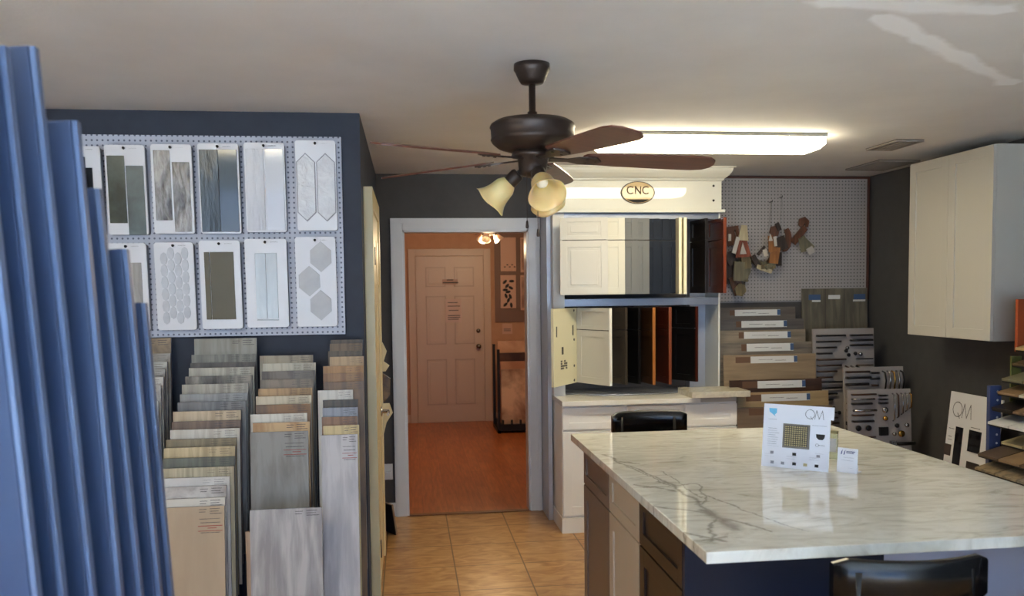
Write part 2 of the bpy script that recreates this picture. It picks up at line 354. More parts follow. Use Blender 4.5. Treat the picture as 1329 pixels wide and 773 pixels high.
# far pegboard and cards
a = hit(641, 296, 'y', FY); c_ = hit(700, 417, 'y', FY)
fp = MB().box(a.x, a.x+1.3, FY-.02, FY-.001, c_.z, 2.32).build('pegboard', mat('brown_panel', (126, 96, 80), .5)); tag(fp, 'brown display panel holding tile cards on the wall of the far room', 'display board')
M_crd = mat('far_card_tan', (214, 172, 148), .4); M_leaf = mat('dark_leaf_mosaic', (26, 20, 20), .3)
def fcard(u0, u1, v0, v1, label, kind):
    p = hit(u0, v0, 'y', FY-.045); q = hit(u1, v1, 'y', FY-.045)
    o = tag(MB().box(p.x, q.x, FY-.045, FY-.021, q.z, p.z, .004).build('tile_card', M_crd), label, 'tile sample', 'tile cards on the far room panel')
    d = MB()
    if kind == 'leaf':
        rr = random.Random(3)
        for i, (fx_, fz_) in enumerate(((.3, .12), (.68, .1), (.5, .25), (.35, .38), (.62, .36), (.48, .5), (.3, .56), (.66, .62), (.42, .68), (.28, .8), (.72, .82))):
            cx = p.x+(q.x-p.x)*fx_; cz = q.z+(p.z-q.z)*fz_; an = R(rr.uniform(0, 180)); ca_, sa_ = math.cos(an), math.sin(an)
            d.prism([(cx+x_*ca_-z_*sa_, cz+x_*sa_+z_*ca_) for x_, z_ in arc(0, 0, .033, .017, 0, 360, 10)[:-1]], 'y', FY-.0475, FY-.045)
        d.build('leaf_mosaic', M_leaf, o)
    elif kind == 'speck':
        for i in range(5):
            cx = p.x+.04+i*.03; cz = q.z+.05+(i % 2)*.025; d.box(cx, cx+.02, FY-.047, FY-.045, cz, cz+.012)
        d.build('mosaic_chips', M_leaf, o)
    elif kind == 'grey':
        d.box(p.x+.01, q.x-.01, FY-.048, FY-.045, q.z+.03, p.z-.02).build('tile_piece', stone('far_grey_tile', (186, 150, 130), (140, 108, 92)), o)
    return o
fcard(649.5, 670, 308, 352, 'pale tan tile card with a row of dark chips, upper left in the far room', 'speck')
fcard(675.5, 700, 308, 353, 'plain tan tile card beside the doorway casing, upper right in the far room', 'grey')
fcard(649.5, 670, 357, 400, 'far room tile card with a black leaf mosaic', 'leaf')
fcard(675.5, 700, 357, 402, 'far room tile card with a grey and white piece, right of the leaf mosaic', 'grey')
a = hit(652, 420, 'y', FY-.01); c_ = hit(665, 433, 'y', FY-.01)
nn = tag(MB().box(a.x, c_.x, FY-.006, FY-.001, c_.z, a.z).build('wall_notice', M_crd), 'small paper notice on the far wall above the slab rack', 'notice')
text_lines(MB(), [(.02, .1, .06), (.02, .1, .04)], Vector((a.x, FY-.0062, c_.z)), X, Z, -.0006, .008).build('printed_text', M_ink, nn)
# slab rack in the far room
ry = 9.35; ra = hit(645, 470, 'y', ry); rx0, rx1 = ra.x, ra.x+.72
fr_ = thing('slab_rack', 'black metal slab rack beyond the doorway, right of the far door', 'rack', (0, 0, 0))
g = MB()
for xx in (rx0, rx1-.03): g.box(xx, xx+.03, ry-.02, ry+.02, .0, .95).box(xx, xx+.03, ry-.02, ry+.5, .0, .04).box(xx, xx+.03, ry+.46, ry+.5, 0, .98)
g.build('side_frame', M_rack, fr_)
g = MB().box(rx0+.03, rx1-.03, ry-.02, ry+.5, .03, .1)
for k in range(7): g.box(rx0+.05+k*.1, rx0+.07+k*.1, ry-.02, ry+.02, .1, .15)
g.build('base_tray', M_rack, fr_)
slab_defs = [(ry+.03, .17, .72, 'far_marble_cream', (226, 192, 160), (140, 104, 82), 'cream veined slab standing frontmost in the far room rack'),
             (ry+.14, .17, .8, 'far_tile_tan', (200, 150, 116), (176, 124, 92), 'plain tan tile, second in the far room rack'),
             (ry+.25, .17, .89, 'far_tile_brown', (92, 62, 48), (64, 42, 34), 'dark brown tile, third in the far room rack'),
             (ry+.36, .17, 1.02, 'far_tile_light', (218, 172, 140), (196, 148, 116), 'light tan tile, rearmost in the far room rack')]
for (yy, z0, z1, nm, c1, c2, lb) in slab_defs:
    tag(MB().box(rx0+.05, rx1-.06, yy, yy+.02, .1, z1).build('stone_slab', stone(nm, c1, c2, sc=3)), lb, 'stone slab', 'slabs in the far room rack')

# ------------------------------------------------------------ corridor door on the left
M_cream = mat('cream_door_paint', (222, 204, 158), .35)
door2 = struct('door_2', MB().box(XL+.004, XL+.034, 4.3, 5.12, .01, 2.03), M_cream)
fr = MB()
for (a, c) in ((.2, .8), (.95, 1.55), (1.65, 1.9)):
    for y0 in (4.41, 4.76): fr.box(XL+.034, XL+.04, y0, y0+.25, a, c, .004)
fr.build('raised_panel', M_cream, door2)
struct('trim_corridor_door', MB().box(XL, XL+.045, 4.2, 4.3, 0, 2.13, .004).box(XL, XL+.045, 5.12, 5.22, 0, 2.13, .004).box(XL, XL+.045, 4.3, 5.12, 2.03, 2.13, .004), M_cream)
lv = MB().lathe([(.028, 0), (.03, .008), (.012, .012), (.012, .05), (.001, .052)], 18, Matrix.Translation((XL+.034, 5.05, .9)) @ Matrix.Rotation(R(90), 4, 'Y'))
lv.tube([(XL+.08, 5.05, .9), (XL+.082, 5.0, .902), (XL+.08, 4.93, .9)], .009)
lv.build('door_lever', mat('chrome_metal', (200, 200, 205), .15, 1), door2)
hg = MB(); 
for z0 in (.25, 1.75): hg.box(XL+.034, XL+.05, 4.302, 4.315, z0, z0+.09)
hg.build('hinge', mat('dark_hinge', (60, 58, 60), .4, .6), door2)
# things hung next to the door
def tags_at(z0, z1, m_, label, jag, nm):
    y0 = 5.26; o = MB().prism([(XL+.002+dx, z0+(z1-z0)*t) for dx, t in jag], 'y', y0, y0+.012).build(nm, m_); return tag(o, label, 'sample chip')
tags_at(1.12, 1.3, M_cream, 'torn cream strip sticking out beside the corridor door, topmost of three', [(0, 0), (.06, 0), (.085, .2), (.05, .35), (.07, .7), (.045, 1), (0, 1)], 'torn_strip')
tags_at(.93, 1.11, stone('brown_chip', (120, 92, 48), (70, 52, 30), sc=14), 'mottled brown chip sticking out beside the corridor door', [(0, 0), (.05, 0), (.085, .25), (.09, .8), (.04, 1), (0, 1)], 'stone_chip')
tags_at(.72, .92, M_cream, 'torn cream strip beside the door lever, lowest of three', [(0, 0), (.04, 0), (.06, .4), (.1, .7), (.08, 1), (0, 1)], 'torn_strip')
a = hit(498, 612, 'y', YB)
ol = thing('wall_outlet', 'white outlet with a plug-in adapter on the strip of wall left of the doorway', 'outlet', (a.x+.03, YB, a.z))
MB().box(-.035, .035, -.008, 0, -.057, .057, .002).build('cover_plate', M_trim, ol)
MB().box(-.02, .02, -.045, -.008, -.035, .01, .004).build('plug_adapter', M_trim, ol)
lt = thing('leaning_tile', 'small mottled tile leaning against the corridor wall by the doorway casing', 'tile', (-.132, 5.6, 0), 0, rot=(0, R(-8), R(32)))
MB().box(0, .012, -.06, .06, .003, .21, .002).build('tile_face', stone('leaning_tile_stone', (168, 140, 112), (118, 94, 76), sc=12), lt)
MB().box(-.006, .0, -.06, .06, .003, .21).build('tile_back', M_rack, lt)

# ------------------------------------------------------------ pegboard with tile cards on the display wall
M_peg = pegboard_mat('white_pegboard', (190, 193, 206), (98, 102, 120), .0229, .2)
pz0, pz1, px1 = 1.42, 2.327, -.288
pb_ = thing('pegboard', 'white pegboard of tile cards on the blue-grey wall at left', 'pegboard', (px1, YL, pz0))
MB().box(-1.35, 0, -.022, -.001, 0, pz1-pz0, .001).build('board', M_peg, pb_)
YC = YL-.024
gloss_cols = {}
def gloss(nm, a, b_, sc=(1, 1, 1), ns=6, bump=0, rough=.08, dist=.4): return noisy(nm, [(.35, b_), (.65, a)], scale=sc, nscale=ns, detail=6, rough=rough, bump=bump, distortion=dist)
M_card = mat('white_card', (222, 222, 226), .3)
M_cardside = mat('grey_card_edge', (120, 122, 132), .5)
def hexpoly(cx, cz, w, h, pt):
    return [(cx, cz+h/2), (cx+w/2, cz+h/2-pt), (cx+w/2, cz-h/2+pt), (cx, cz-h/2), (cx-w/2, cz-h/2+pt), (cx-w/2, cz+h/2-pt)]
def card(u0, u1, v0, v1, label, pieces):
    um = (u0+u1)/2; vm = (v0+v1)/2
    p = hit(um, vm, 'y', YC-.03); q0 = hit(u0, vm, 'y', YC-.03); q1 = hit(u1, vm, 'y', YC-.03); t0 = hit(um, v0, 'y', YC-.03); t1 = hit(um, v1, 'y', YC-.03)
    w, h = q1.x-q0.x, t0.z-t1.z
    o = thing('tile_card', label, 'tile sample', (p.x, YC, t1.z), 0, 'tile cards on the pegboard', rot=(R(3.2), 0, 0))
    def rr(w, h, e):
        r = .012; out = []
        for cx, cz, a0 in ((w/2-r, h-r, 0), (-w/2+r, h-r, 90), (-w/2+r, r, 180), (w/2-r, r, 270)): out += arc(cx, cz, r, r, a0, a0+90, 4)
        return out
    g = MB(); g.prism(rr(w, h, 0), 'y', -.034, -.026); g.build('card_face', M_card, o)
    g = MB()
    for k in range(3): g.prism([(x*.985+.002, z*.99-.002) for x, z in rr(w, h, 0)], 'y', -.0245+k*.008, -.018+k*.008)
    g.build('card_stack', M_cardside, o)
    MB().lathe([(.0045, 0), (.0045, .016), (.006, .017), (.001, .02)], 10, Matrix.Translation((0, -.032, h-.014)) @ Matrix.Rotation(R(90), 4, 'X')).tube([(0, -.044, h-.014), (.001, -.046, h-.02)], .003).build('hook', M_dot, o)
    text_lines(MB(), [(w*.12, w*.3, h-.014)], Vector((0, -.034, 0)), X, Z, -.0006, .003).build('printed_code', M_ink, o)
    for pc_ in pieces:
        kind, args, m_ = pc_[0], pc_[1], pc_[2]
        g = MB()
        if kind == 'r':
            x0, x1, z0, z1 = args; g.box((x0-.5)*w, (x1-.5)*w, -.041, -.034, z0*h, z1*h, .0015)
        elif kind == 'p':
            g.prism([((x-.5)*w, z*h) for x, z in args], 'y', -.040, -.034)
        elif kind == 'o':
            x0, z0, rx, rz = args; g.prism([((x-.5)*w, z*h) for x, z in arc(x0, z0, rx, rz, 0, 360, 14)[:-1]], 'y', -.038, -.034)
        elif kind == 'mosaic':
            for cx, cz, ww, hh_ in args:
                g.prism([((cx-.5)*w+x, cz*h+z) for x, z in arc(0, 0, ww*w/2, hh_*h/2, 0, 360, 8)[:-1]], 'y', -.038, -.034)
        g.build(pc_[3] if len(pc_) > 3 else 'tile_piece', m_, o)
    return o
G_black = gloss('black_chip_tile', (34, 34, 38), (14, 14, 16))
G_teal = gloss('weathered_teal_tile', (104, 114, 112), (78, 84, 78), ns=9, rough=.3)
G_green = gloss('weathered_green_tile', (88, 94, 84), (62, 62, 48), ns=7, rough=.22)
G_bark = gloss('bark_glass_tile', (176, 172, 168), (84, 78, 76), (2.2, 1, .7), 14, .8)
G_slate = gloss('slate_glass_tile', (72, 80, 84), (66, 74, 78), ns=3, bump=0)
G_slatew = gloss('rippled_slate_glass', (76, 84, 88), (66, 74, 78), (3, 1, .7), 9, .8)
G_white = gloss('white_glass_tile', (212, 212, 216), (204, 204, 208), ns=2)
G_whitew = gloss('rippled_white_glass', (214, 214, 218), (206, 206, 212), (4, 1, .7), 9, 1.0)
G_picket = gloss('picket_white_tile', (216, 216, 218), (206, 206, 210), (1, 1, 1), 14, .9)
G_grout = mat('grey_grout', (150, 150, 156), .6)
G_marb = gloss('grey_marble_tile', (196, 192, 186), (140, 136, 132), (2, 1, .7), 5, 0, .2, 1.2)
G_cloud = gloss('pale_mosaic', (200, 201, 206), (186, 188, 194), ns=20, rough=.35)
G_olive = gloss('olive_brown_tile', (94, 86, 64), (88, 80, 58), ns=4, rough=.45)
G_ice = gloss('ice_glass_tile', (198, 203, 206), (186, 192, 196), (3, 1, .6), 8, .2, rough=.2)
G_hex = gloss('grey_hexagon_tile', (188, 188, 190), (178, 178, 182), ns=14, rough=.4)
card(86, 134, 190, 305, 'white tile card with small black chips, half hidden behind the blue boards', [('r', (.30, .56, .62, .84), G_black), ('r', (.55, .78, .52, .76), G_black), ('r', (.44, .6, .68, .88), G_black)])
card(139.5, 191.5, 188.5, 304, 'tile card with two staggered weathered teal-green tiles', [('r', (.06, .49, .13, .88), G_green), ('r', (.52, .95, .0, .77), G_teal)])
card(199, 251.5, 187.5, 302.5, 'tile card with two staggered glossy bark-grey tiles', [('r', (.07, .47, .15, .93), G_bark), ('r', (.52, .94, .02, .8), G_bark)])
card(259.5, 312, 186.5, 302.5, 'tile card covered by glossy slate blue-grey glass tiles', [('r', (.04, .49, .02, .93), G_slatew), ('r', (.5, .96, .02, .93), G_slate)])
card(319, 371, 185.5, 300.5, 'tile card covered by glossy plain white glass tiles', [('r', (.04, .48, .02, .93), G_whitew), ('r', (.52, .97, .02, .93), G_white)])
pk = [('r', (.02, .98, .06, .9), G_grout, 'grout_bed')]
pts_l = [(.02, .76), (.25, .86), (.485, .76), (.485, .2), (.25, .1), (.02, .2)]
pts_r = [(x+.495, z) for x, z in pts_l]
top = [(.02, .9), (.25, .875), (.5, .775), (.75, .875), (.98, .9)]
pk += []
card(385, 437, 182.5, 298.5, 'tile card with white elongated picket tiles outlined in grey, top right of the pegboard',
     [('p', [(x if x > .1 else .02, z) for x, z in pts_l], G_grout, 'grout_bed'), ('p', [(x, z) for x, z in pts_r], G_grout, 'grout_bed')])
co = C.objects[-1]
# picket faces over the grout
pc_card = [o for o in C.objects if o.get('label', '').startswith('tile card with white elongated')][0]
wcx = hit(437, 240, 'y', YC-.03).x-hit(385, 240, 'y', YC-.03).x; hcx = hit(411, 182.5, 'y', YC-.03).z-hit(411, 298.5, 'y', YC-.03).z
for dx in (0, .495):
    pts = [(.045, .755), (.25, .845), (.465, .755), (.465, .205), (.25, .115), (.045, .205)]
    MB().prism([((x+dx-.5)*wcx, z*hcx) for x, z in pts], 'y', -.043, -.038).build('picket_tile', G_picket, pc_card)
card(84, 134, 318, 432, 'white tile card at the lower left, almost hidden behind the blue boards', [('r', (.2, .8, .2, .8), G_marb)])
card(143, 193.5, 315, 429.5, 'tile card with a grey veined marble piece, lower row beside the blue boards', [('r', (.25, .86, .1, .78), G_marb)])
mos = []
for c_i in range(4):
    for r_i in range(6):
        cx = .24+c_i*.18; cz = .14+r_i*.135+(.06 if c_i % 2 else 0)
        mos.append((cx, cz, .185, .145))
card(203.5, 254, 314, 427.5, 'tile card with a pale grey mosaic of small ovals', [('mosaic', mos, G_cloud, 'oval_mosaic')])
card(261.5, 314, 311.5, 426, 'tile card with one dark olive-brown tile', [('r', (.12, .245, .11, .87), G_olive), ('r', (.26, .84, .11, .87), G_olive)])
card(320, 374, 309.5, 424, 'tile card with pale icy grey glass strips, lower row', [('r', (.24, .49, .1, .84), G_ice), ('r', (.5, .76, .1, .84), G_ice), ('r', (.24, .76, .08, .09), G_ice)])
card(385, 437, 307, 423, 'tile card with three staggered pale grey hexagons, bottom right of the pegboard', [('p', hexpoly(.63, .78, .52, .34, .1), G_hex, 'hexagon_tile'), ('p', hexpoly(.33, .51, .52, .34, .1), G_hex, 'hexagon_tile'), ('p', hexpoly(.6, .24, .52, .34, .1), G_hex, 'hexagon_tile')])

# ------------------------------------------------------------ plank sample boards on the stepped racks
LEAN = R(4)
M_edge = mat('board_core_edge', (96, 104, 130), .6)
def plank_board(u0, u1, vt, y, L_, m_, label, group, lab='grey', name='plank_sample', th=.009):
    um = (u0+u1)/2; a = hit(u0, vt, 'y', y); c = hit(u1, vt, 'y', y); w = c.x-a.x; zt = hit(um, vt, 'y', y).z
    L_ = min(L_, zt/math.cos(LEAN)-.03); zb = zt-L_*math.cos(LEAN); yb = y-L_*math.sin(LEAN)
    o = MB().box(0, w, 0, th*.45, 0, L_).build(name, m_); o.location = (a.x, yb, zb); o.rotation_euler = (-LEAN, 0, 0)
    tag(o, label, 'plank sample', group)
    MB().box(0, w, th*.45, th, 0, L_).build('backing', M_edge, o)
    # printed label at the top right
    g = MB()
    k = min(1, w/.26)
    rows = [(w-.105*k, w-.075*k, L_-.012), (w-.06*k, w-.02*k, L_-.01), (w-.105*k, w-.08*k, L_-.022), (w-.06*k, w-.025*k, L_-.02), (w-.06*k, w-.012*k, L_-.029)]
    if lab == 'big': rows += [(w-.105*k, w-.02*k, L_-.05), (w-.1*k, w-.02*k, L_-.065), (w-.1*k, w-.02*k, L_-.105)]
    text_lines(g, rows, Vector((0, 0, 0)), X, Z, -.0006, .003); g.build('printed_label', M_ink, o)
    if lab == 'big':
        text_lines(MB(), [(w-.07*k, w-.035*k, L_-.087), (w-.11*k, w-.01*k, L_-.078), (w-.11*k, w-.01*k, L_-.098)], Vector(), X, Z, -.0006, .0035).build('red_print', M_redink, o)
    return o, a.x, w, zb, yb
def rack_steps(name, label, infos):
    g = MB()
    for (x, w, zb, yb, d) in infos:
        if zb > .012: g.box(x+.012, x+w-.012, yb-.006, yb+d-.009, 0, zb)
    o = g.build(name, mat('navy_rack_paint', (30, 36, 54), .5)); tag(o, label, 'display rack'); return o
def row(defs, y0, dy, L_, group, rack_label, extra=.0):
    infos = []
    for i, dct in enumerate(defs):
        u0, u1, vt, m_, lb = dct[:5]; lab = dct[5] if len(dct) > 5 else 'grey'
        o, x, w, zb, yb = plank_board(u0, u1, vt, y0-dy*i, L_, m_, lb, group, lab); infos.append((x, w, zb, yb, dy))
    rack_steps('stepped_rack', rack_label, infos)
Wd = wood
A = [
 (252, 333, 439, Wd('grey_beige_wood', (150, 147, 136), (132, 129, 118)), 'grey-beige plank board at the very back of the left-hand rack'),
 (248.5, 332, 459.5, Wd('smoke_wood', (132, 130, 120), (104, 101, 94)), 'smoke grey plank board, second from the back of the left-hand rack'),
 (247, 331.5, 470, Wd('dark_umber_wood', (92, 84, 76), (58, 52, 48), grain=.5), 'dark umber board third from the back of the left-hand rack, behind a beige one'),
 (245, 329.8, 476.7, Wd('pale_beige_wood', (180, 174, 158), (152, 146, 132)), 'pale beige board fourth from the back in the left-hand rack'),
 (240.5, 327, 487.5, Wd('charred_wood', (150, 144, 132), (48, 44, 40), grain=.35), 'board patched dark charcoal and grey in the left-hand rack'),
 (236, 322, 498, Wd('oat_wood', (176, 170, 156), (146, 140, 128)), 'oat coloured board directly in front of the charcoal patched one'),
 (233.5, 321, 510.5, Wd('ash_grey_wood', (150, 149, 146), (130, 129, 128)), 'light ash grey board in the middle of the left-hand rack'),
 (230.5, 319, 521, Wd('pewter_wood', (122, 121, 120), (98, 97, 98)), 'pewter grey board in the middle of the left-hand rack'),
 (224.5, 312.5, 533, Wd('light_tan_wood', (196, 176, 146), (172, 152, 124)), 'light tan board in front of the pewter grey one, left-hand rack'),
 (223, 312, 546, Wd('cocoa_wood', (122, 100, 82), (98, 80, 66)), 'cocoa brown board in the left-hand rack'),
 (220.8, 311, 556.6, Wd('whitewash_wood', (204, 198, 186), (182, 174, 160)), 'whitewashed board in front of the cocoa brown one'),
 (215.5, 307, 569, Wd('olive_tan_wood', (140, 126, 96), (118, 106, 80)), 'olive tan board in the front half of the left-hand rack'),
 (212.6, 305, 580, Wd('maple_wood', (198, 178, 138), (168, 148, 112)), 'maple coloured board between the olive tan and grey-green ones'),
 (211.4, 304.4, 593.5, Wd('grey_green_wood', (108, 108, 92), (88, 88, 76)), 'grey-green board in the front half of the left-hand rack'),
 (209.2, 303.7, 606.5, Wd('striped_beige_wood', (190, 178, 148), (160, 148, 122), grain=1.6), 'striped beige board right in front of the grey-green one'),
 (208, 298, 619.5, stone('white_stone_sample', (212, 208, 202), (196, 190, 182)), 'plain white stone-look board near the front of the left-hand rack'),
 (209.5, 293.8, 631, stone('veined_white_sample', (204, 198, 190), (150, 140, 132), sc=9), 'white board with grey veins, third from the front of the left-hand rack'),
 (211, 292, 646.6, mat('off_white_sample', (212, 204, 190), .45), 'off-white board whose top edge shows behind the front tan board'),
 (210, 291, 657.5, Wd('smooth_tan_sample', (182, 160, 132), (176, 154, 127), grain=.4), 'smooth tan board at the very front of the left-hand rack', 'big'),
]
row(A, 3.91, .0255, .66, 'plank samples in the left-hand rack', 'black stepped floor rack carrying the left-hand row of plank boards')
B = [
 (337, 406, 461, Wd('b_taupe_wood', (160, 148, 126), (122, 112, 96), grain=.6), 'mottled taupe board at the very back of the middle rack'),
 (341, 409.6, 471, Wd('b_pale_wood', (190, 182, 162), (166, 158, 140)), 'pale board second from the back of the middle rack'),
 (339.5, 408.7, 481, Wd('b_dark_wood', (118, 108, 98), (66, 60, 56), grain=.35), 'dark mottled board third from the back of the middle rack'),
 (338, 407, 492, Wd('b_greybrown_wood', (134, 120, 102), (102, 92, 80), grain=.5), 'grey-brown board fourth from the back of the middle rack'),
 (335, 405.4, 503.5, Wd('b_honey_wood', (174, 140, 96), (144, 112, 76)), 'honey brown board in the middle rack'),
 (332, 404, 513.5, Wd('b_cream_wood', (202, 188, 160), (180, 166, 140)), 'cream board in front of the honey brown one, middle rack'),
 (332, 403, 524.5, Wd('b_umber_patch_wood', (140, 104, 68), (84, 72, 64), grain=.25), 'board half dark umber and half brown in the middle rack'),
 (325, 398.6, 536.7, Wd('b_white_wood', (210, 204, 190), (188, 180, 164)), 'off-white board third from the front long grey one, middle rack'),
 (328, 402, 548, Wd('b_caramel_wood', (198, 164, 118), (144, 102, 62), grain=.25), 'caramel patched board just behind the tall grey one'),
 (324.5, 399.7, 560, Wd('b_long_grey_wood', (146, 142, 136), (122, 118, 112), grain=.5), 'tall grey wood-look board showing a red printed label, middle rack', 'big'),
]
row(B, 3.87, .0265, .9, 'plank samples in the middle rack', 'black stepped floor rack carrying the middle row of plank boards')
plank_board(324, 417.6, 660, 3.42, .9, Wd('b_front_wood', (182, 178, 176), (146, 142, 142), grain=.6), 'wide low grey wood-grain board standing in front of the middle rack', 'plank samples in the middle rack')
q = hit(318, 690, 'y', 3.47)
tag(MB().box(0, .05, 0, .012, 0, q.z, .006).build('tan_offcut', Wd('offcut_tan', (186, 158, 132), (170, 142, 118))), 'narrow tan offcut peeking out left of the wide low grey board', 'plank sample').location = (q.x, 3.47, 0)
Cc = [
 (429, 470.7, 440.5, Wd('c_umber_wood', (84, 68, 50), (62, 50, 38)), 'dark umber board at the very back of the narrow right-hand rack'),
 (428, 470, 445.5, Wd('c_walnut_wood', (116, 92, 64), (92, 72, 50)), 'walnut board second from the back, narrow right-hand rack'),
 (425.6, 469.6, 455, Wd('c_olive_wood', (98, 82, 60), (76, 64, 46)), 'olive brown board third from the back, narrow right-hand rack'),
 (428, 472, 462.5, Wd('c_light_wood', (178, 148, 108), (154, 126, 90)), 'light tan board in the back half of the narrow right-hand rack'),
 (419.5, 471.8, 474.5, Wd('c_orange_wood', (170, 126, 76), (136, 98, 58), grain=.5), 'orange-tan board in the back half of the narrow right-hand rack'),
 (419.5, 471.8, 484, Wd('c_rust_wood', (150, 112, 72), (112, 80, 52), grain=.5), 'rust brown board directly in front of the orange-tan one'),
 (420, 472, 495, Wd('c_brown_wood', (126, 98, 70), (92, 74, 58), grain=.5), 'mid brown board in the middle of the narrow right-hand rack'),
 (412.4, 458, 506, Wd('c_white_wood', (206, 200, 190), (186, 180, 170)), 'white board jutting left in the narrow right-hand rack'),
 (419, 464.5, 518.5, Wd('c_espresso_wood', (82, 72, 58), (56, 48, 40)), 'espresso board right in front of the jutting white one'),
 (418.5, 464.2, 528.6, Wd('c_bluegrey_wood', (146, 148, 156), (122, 124, 132)), 'blue-grey board in the narrow right-hand rack'),
 (417.5, 464, 540.5, Wd('c_chestnut_wood', (138, 104, 76), (110, 80, 58)), 'chestnut board in front of the blue-grey one'),
 (419.5, 466, 551.7, Wd('c_straw_wood', (200, 178, 128), (178, 156, 110)), 'straw coloured board second from the front, narrow right-hand rack'),
 (416.8, 464, 564, Wd('c_front_wood', (192, 188, 188), (164, 160, 162), grain=.6), 'tall whitish board with red print at the front of the narrow right-hand rack', 'big'),
]
row(Cc, 3.89, .027, .95, 'plank samples in the narrow right-hand rack', 'black stepped floor rack carrying the narrow right-hand row of plank boards')
D = []
dcol = [((150, 128, 96), (104, 84, 62)), ((158, 150, 136), (120, 112, 100)), ((178, 172, 160), (140, 134, 124)), ((162, 156, 144), (96, 90, 84)), ((186, 180, 168), (160, 154, 144)), ((170, 166, 158), (142, 138, 130)), ((200, 196, 186), (172, 168, 158)), ((184, 178, 164), (158, 152, 140))]
dl_ = ['brown veined stone board at the back of the row beside the blue boards', 'taupe stone board second from the back beside the blue boards', 'light stone board third from the back beside the blue boards', 'stone board with dark veins fourth in the row beside the blue boards',
       'pale stone board fifth in the row beside the blue boards', 'putty stone board sixth in the row beside the blue boards', 'whitish stone board seventh in the row beside the blue boards', 'beige stone board frontmost in the row beside the blue boards']
for i, (ur, vt) in enumerate(((221.8, 439), (221, 459), (217, 470), (214, 479.5), (211.8, 490), (208.6, 501), (205, 521), (202, 534))):
    D.append((ur-72, ur, vt, stone('d_stone_%s' % 'abcdefgh'[i], dcol[i][0], dcol[i][1], sc=10), dl_[i]))
row(D, 3.93, .033, .7, 'stone boards beside the blue boards', 'black stepped floor rack carrying the stone boards beside the blue boards')

# ------------------------------------------------------------ tall blue boards in the left foreground
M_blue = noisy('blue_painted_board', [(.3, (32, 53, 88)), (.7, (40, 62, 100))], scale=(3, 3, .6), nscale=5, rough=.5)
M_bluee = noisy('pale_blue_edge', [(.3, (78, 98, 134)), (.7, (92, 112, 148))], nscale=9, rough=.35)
M_blued = mat('navy_groove', (28, 42, 72), .5)
TL = R(4)
blues = [(-38, 0, 48, 1.36, 'tall blue board cut off by the left edge of the view'), (5, 57, 82, 1.43, 'second tall blue board from the left edge of the view'), (44, 58, 121, 1.50, 'tallest blue board whose top shows, nearest the viewer'),
         (99, 155, 157, 1.57, 'tall blue board with its top just above the pegboard edge'), (128, 243, 183, 1.64, 'medium blue board ending beside the black chip card'), (164, 322, 208, 1.71, 'shorter blue board ending at the lower row of tile cards'),
         (188, 392, 223, 1.78, 'lowest blue board, nearest the plank racks')]
for i, (u, v, ub, y, lb) in enumerate(blues):
    p = hit(u, v, 'y', y); p2 = hit(ub, 773, 'y', y); TL = math.atan2(p2.x-p.x, p.z-p2.z)
    wv = Vector((math.cos(TL), 0, math.sin(TL))); dn = Vector((math.sin(TL), 0, -math.cos(TL)))
    w = .16; th = .02; Ln = (p.z-w*math.sin(TL)-.0)/math.cos(TL)
    base = p+dn*Ln-wv*w
    o = thing('blue_board', lb, 'display board', (base.x, base.y, base.z), 0, 'blue boards in the left foreground', rot=(0, -TL, 0))
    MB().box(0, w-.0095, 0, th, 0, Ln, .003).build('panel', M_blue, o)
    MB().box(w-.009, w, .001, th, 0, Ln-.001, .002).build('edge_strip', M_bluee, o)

# ------------------------------------------------------------ ceiling fan
FX, FYY = .47, 3.10
M_brz = noisy('oiled_bronze', [(.3, (58, 47, 41)), (.7, (70, 57, 50))], nscale=9, rough=.42, metal=.4)
M_blade = noisy('mahogany_blade', [(.3, (88, 52, 42)), (.7, (108, 66, 52))], scale=(1, 14, 1), nscale=4, rough=.35)
M_amber = mat('amber_glass', (238, 212, 150), .3, sss=.6, coat=.5)
M_bulb = mat('frosted_bulb', (250, 245, 230), .3)
fan = thing('ceiling_fan', 'dark bronze five-blade ceiling fan with amber bell shades', 'ceiling fan', (FX, FYY, CEIL))
MB().lathe([(.066, 0), (.067, -.02), (.06, -.032), (.05, -.055), (.042, -.068), (.014, -.072)], 32).build('canopy', M_brz, fan)
MB().lathe([(.0125, -.06), (.0125, -.17), (.018, -.172), (.018, -.19), (.024, -.2)], 20).build('downrod', M_brz, fan)
MB().lathe([(.02, -.196), (.09, -.199), (.135, -.206), (.153, -.217), (.158, -.228), (.154, -.235), (.152, -.268), (.155, -.273), (.149, -.284), (.128, -.302), (.085, -.316), (.05, -.322)], 40).build('motor_housing', M_brz, fan)
MB().lathe([(.075, -.318), (.08, -.336), (.056, -.342), (.052, -.385), (.047, -.40), (.022, -.41)], 28).build('switch_housing', M_brz, fan)
ang0 = -6
camang = -math.degrees(YAW)    # camera-right direction seen in plan
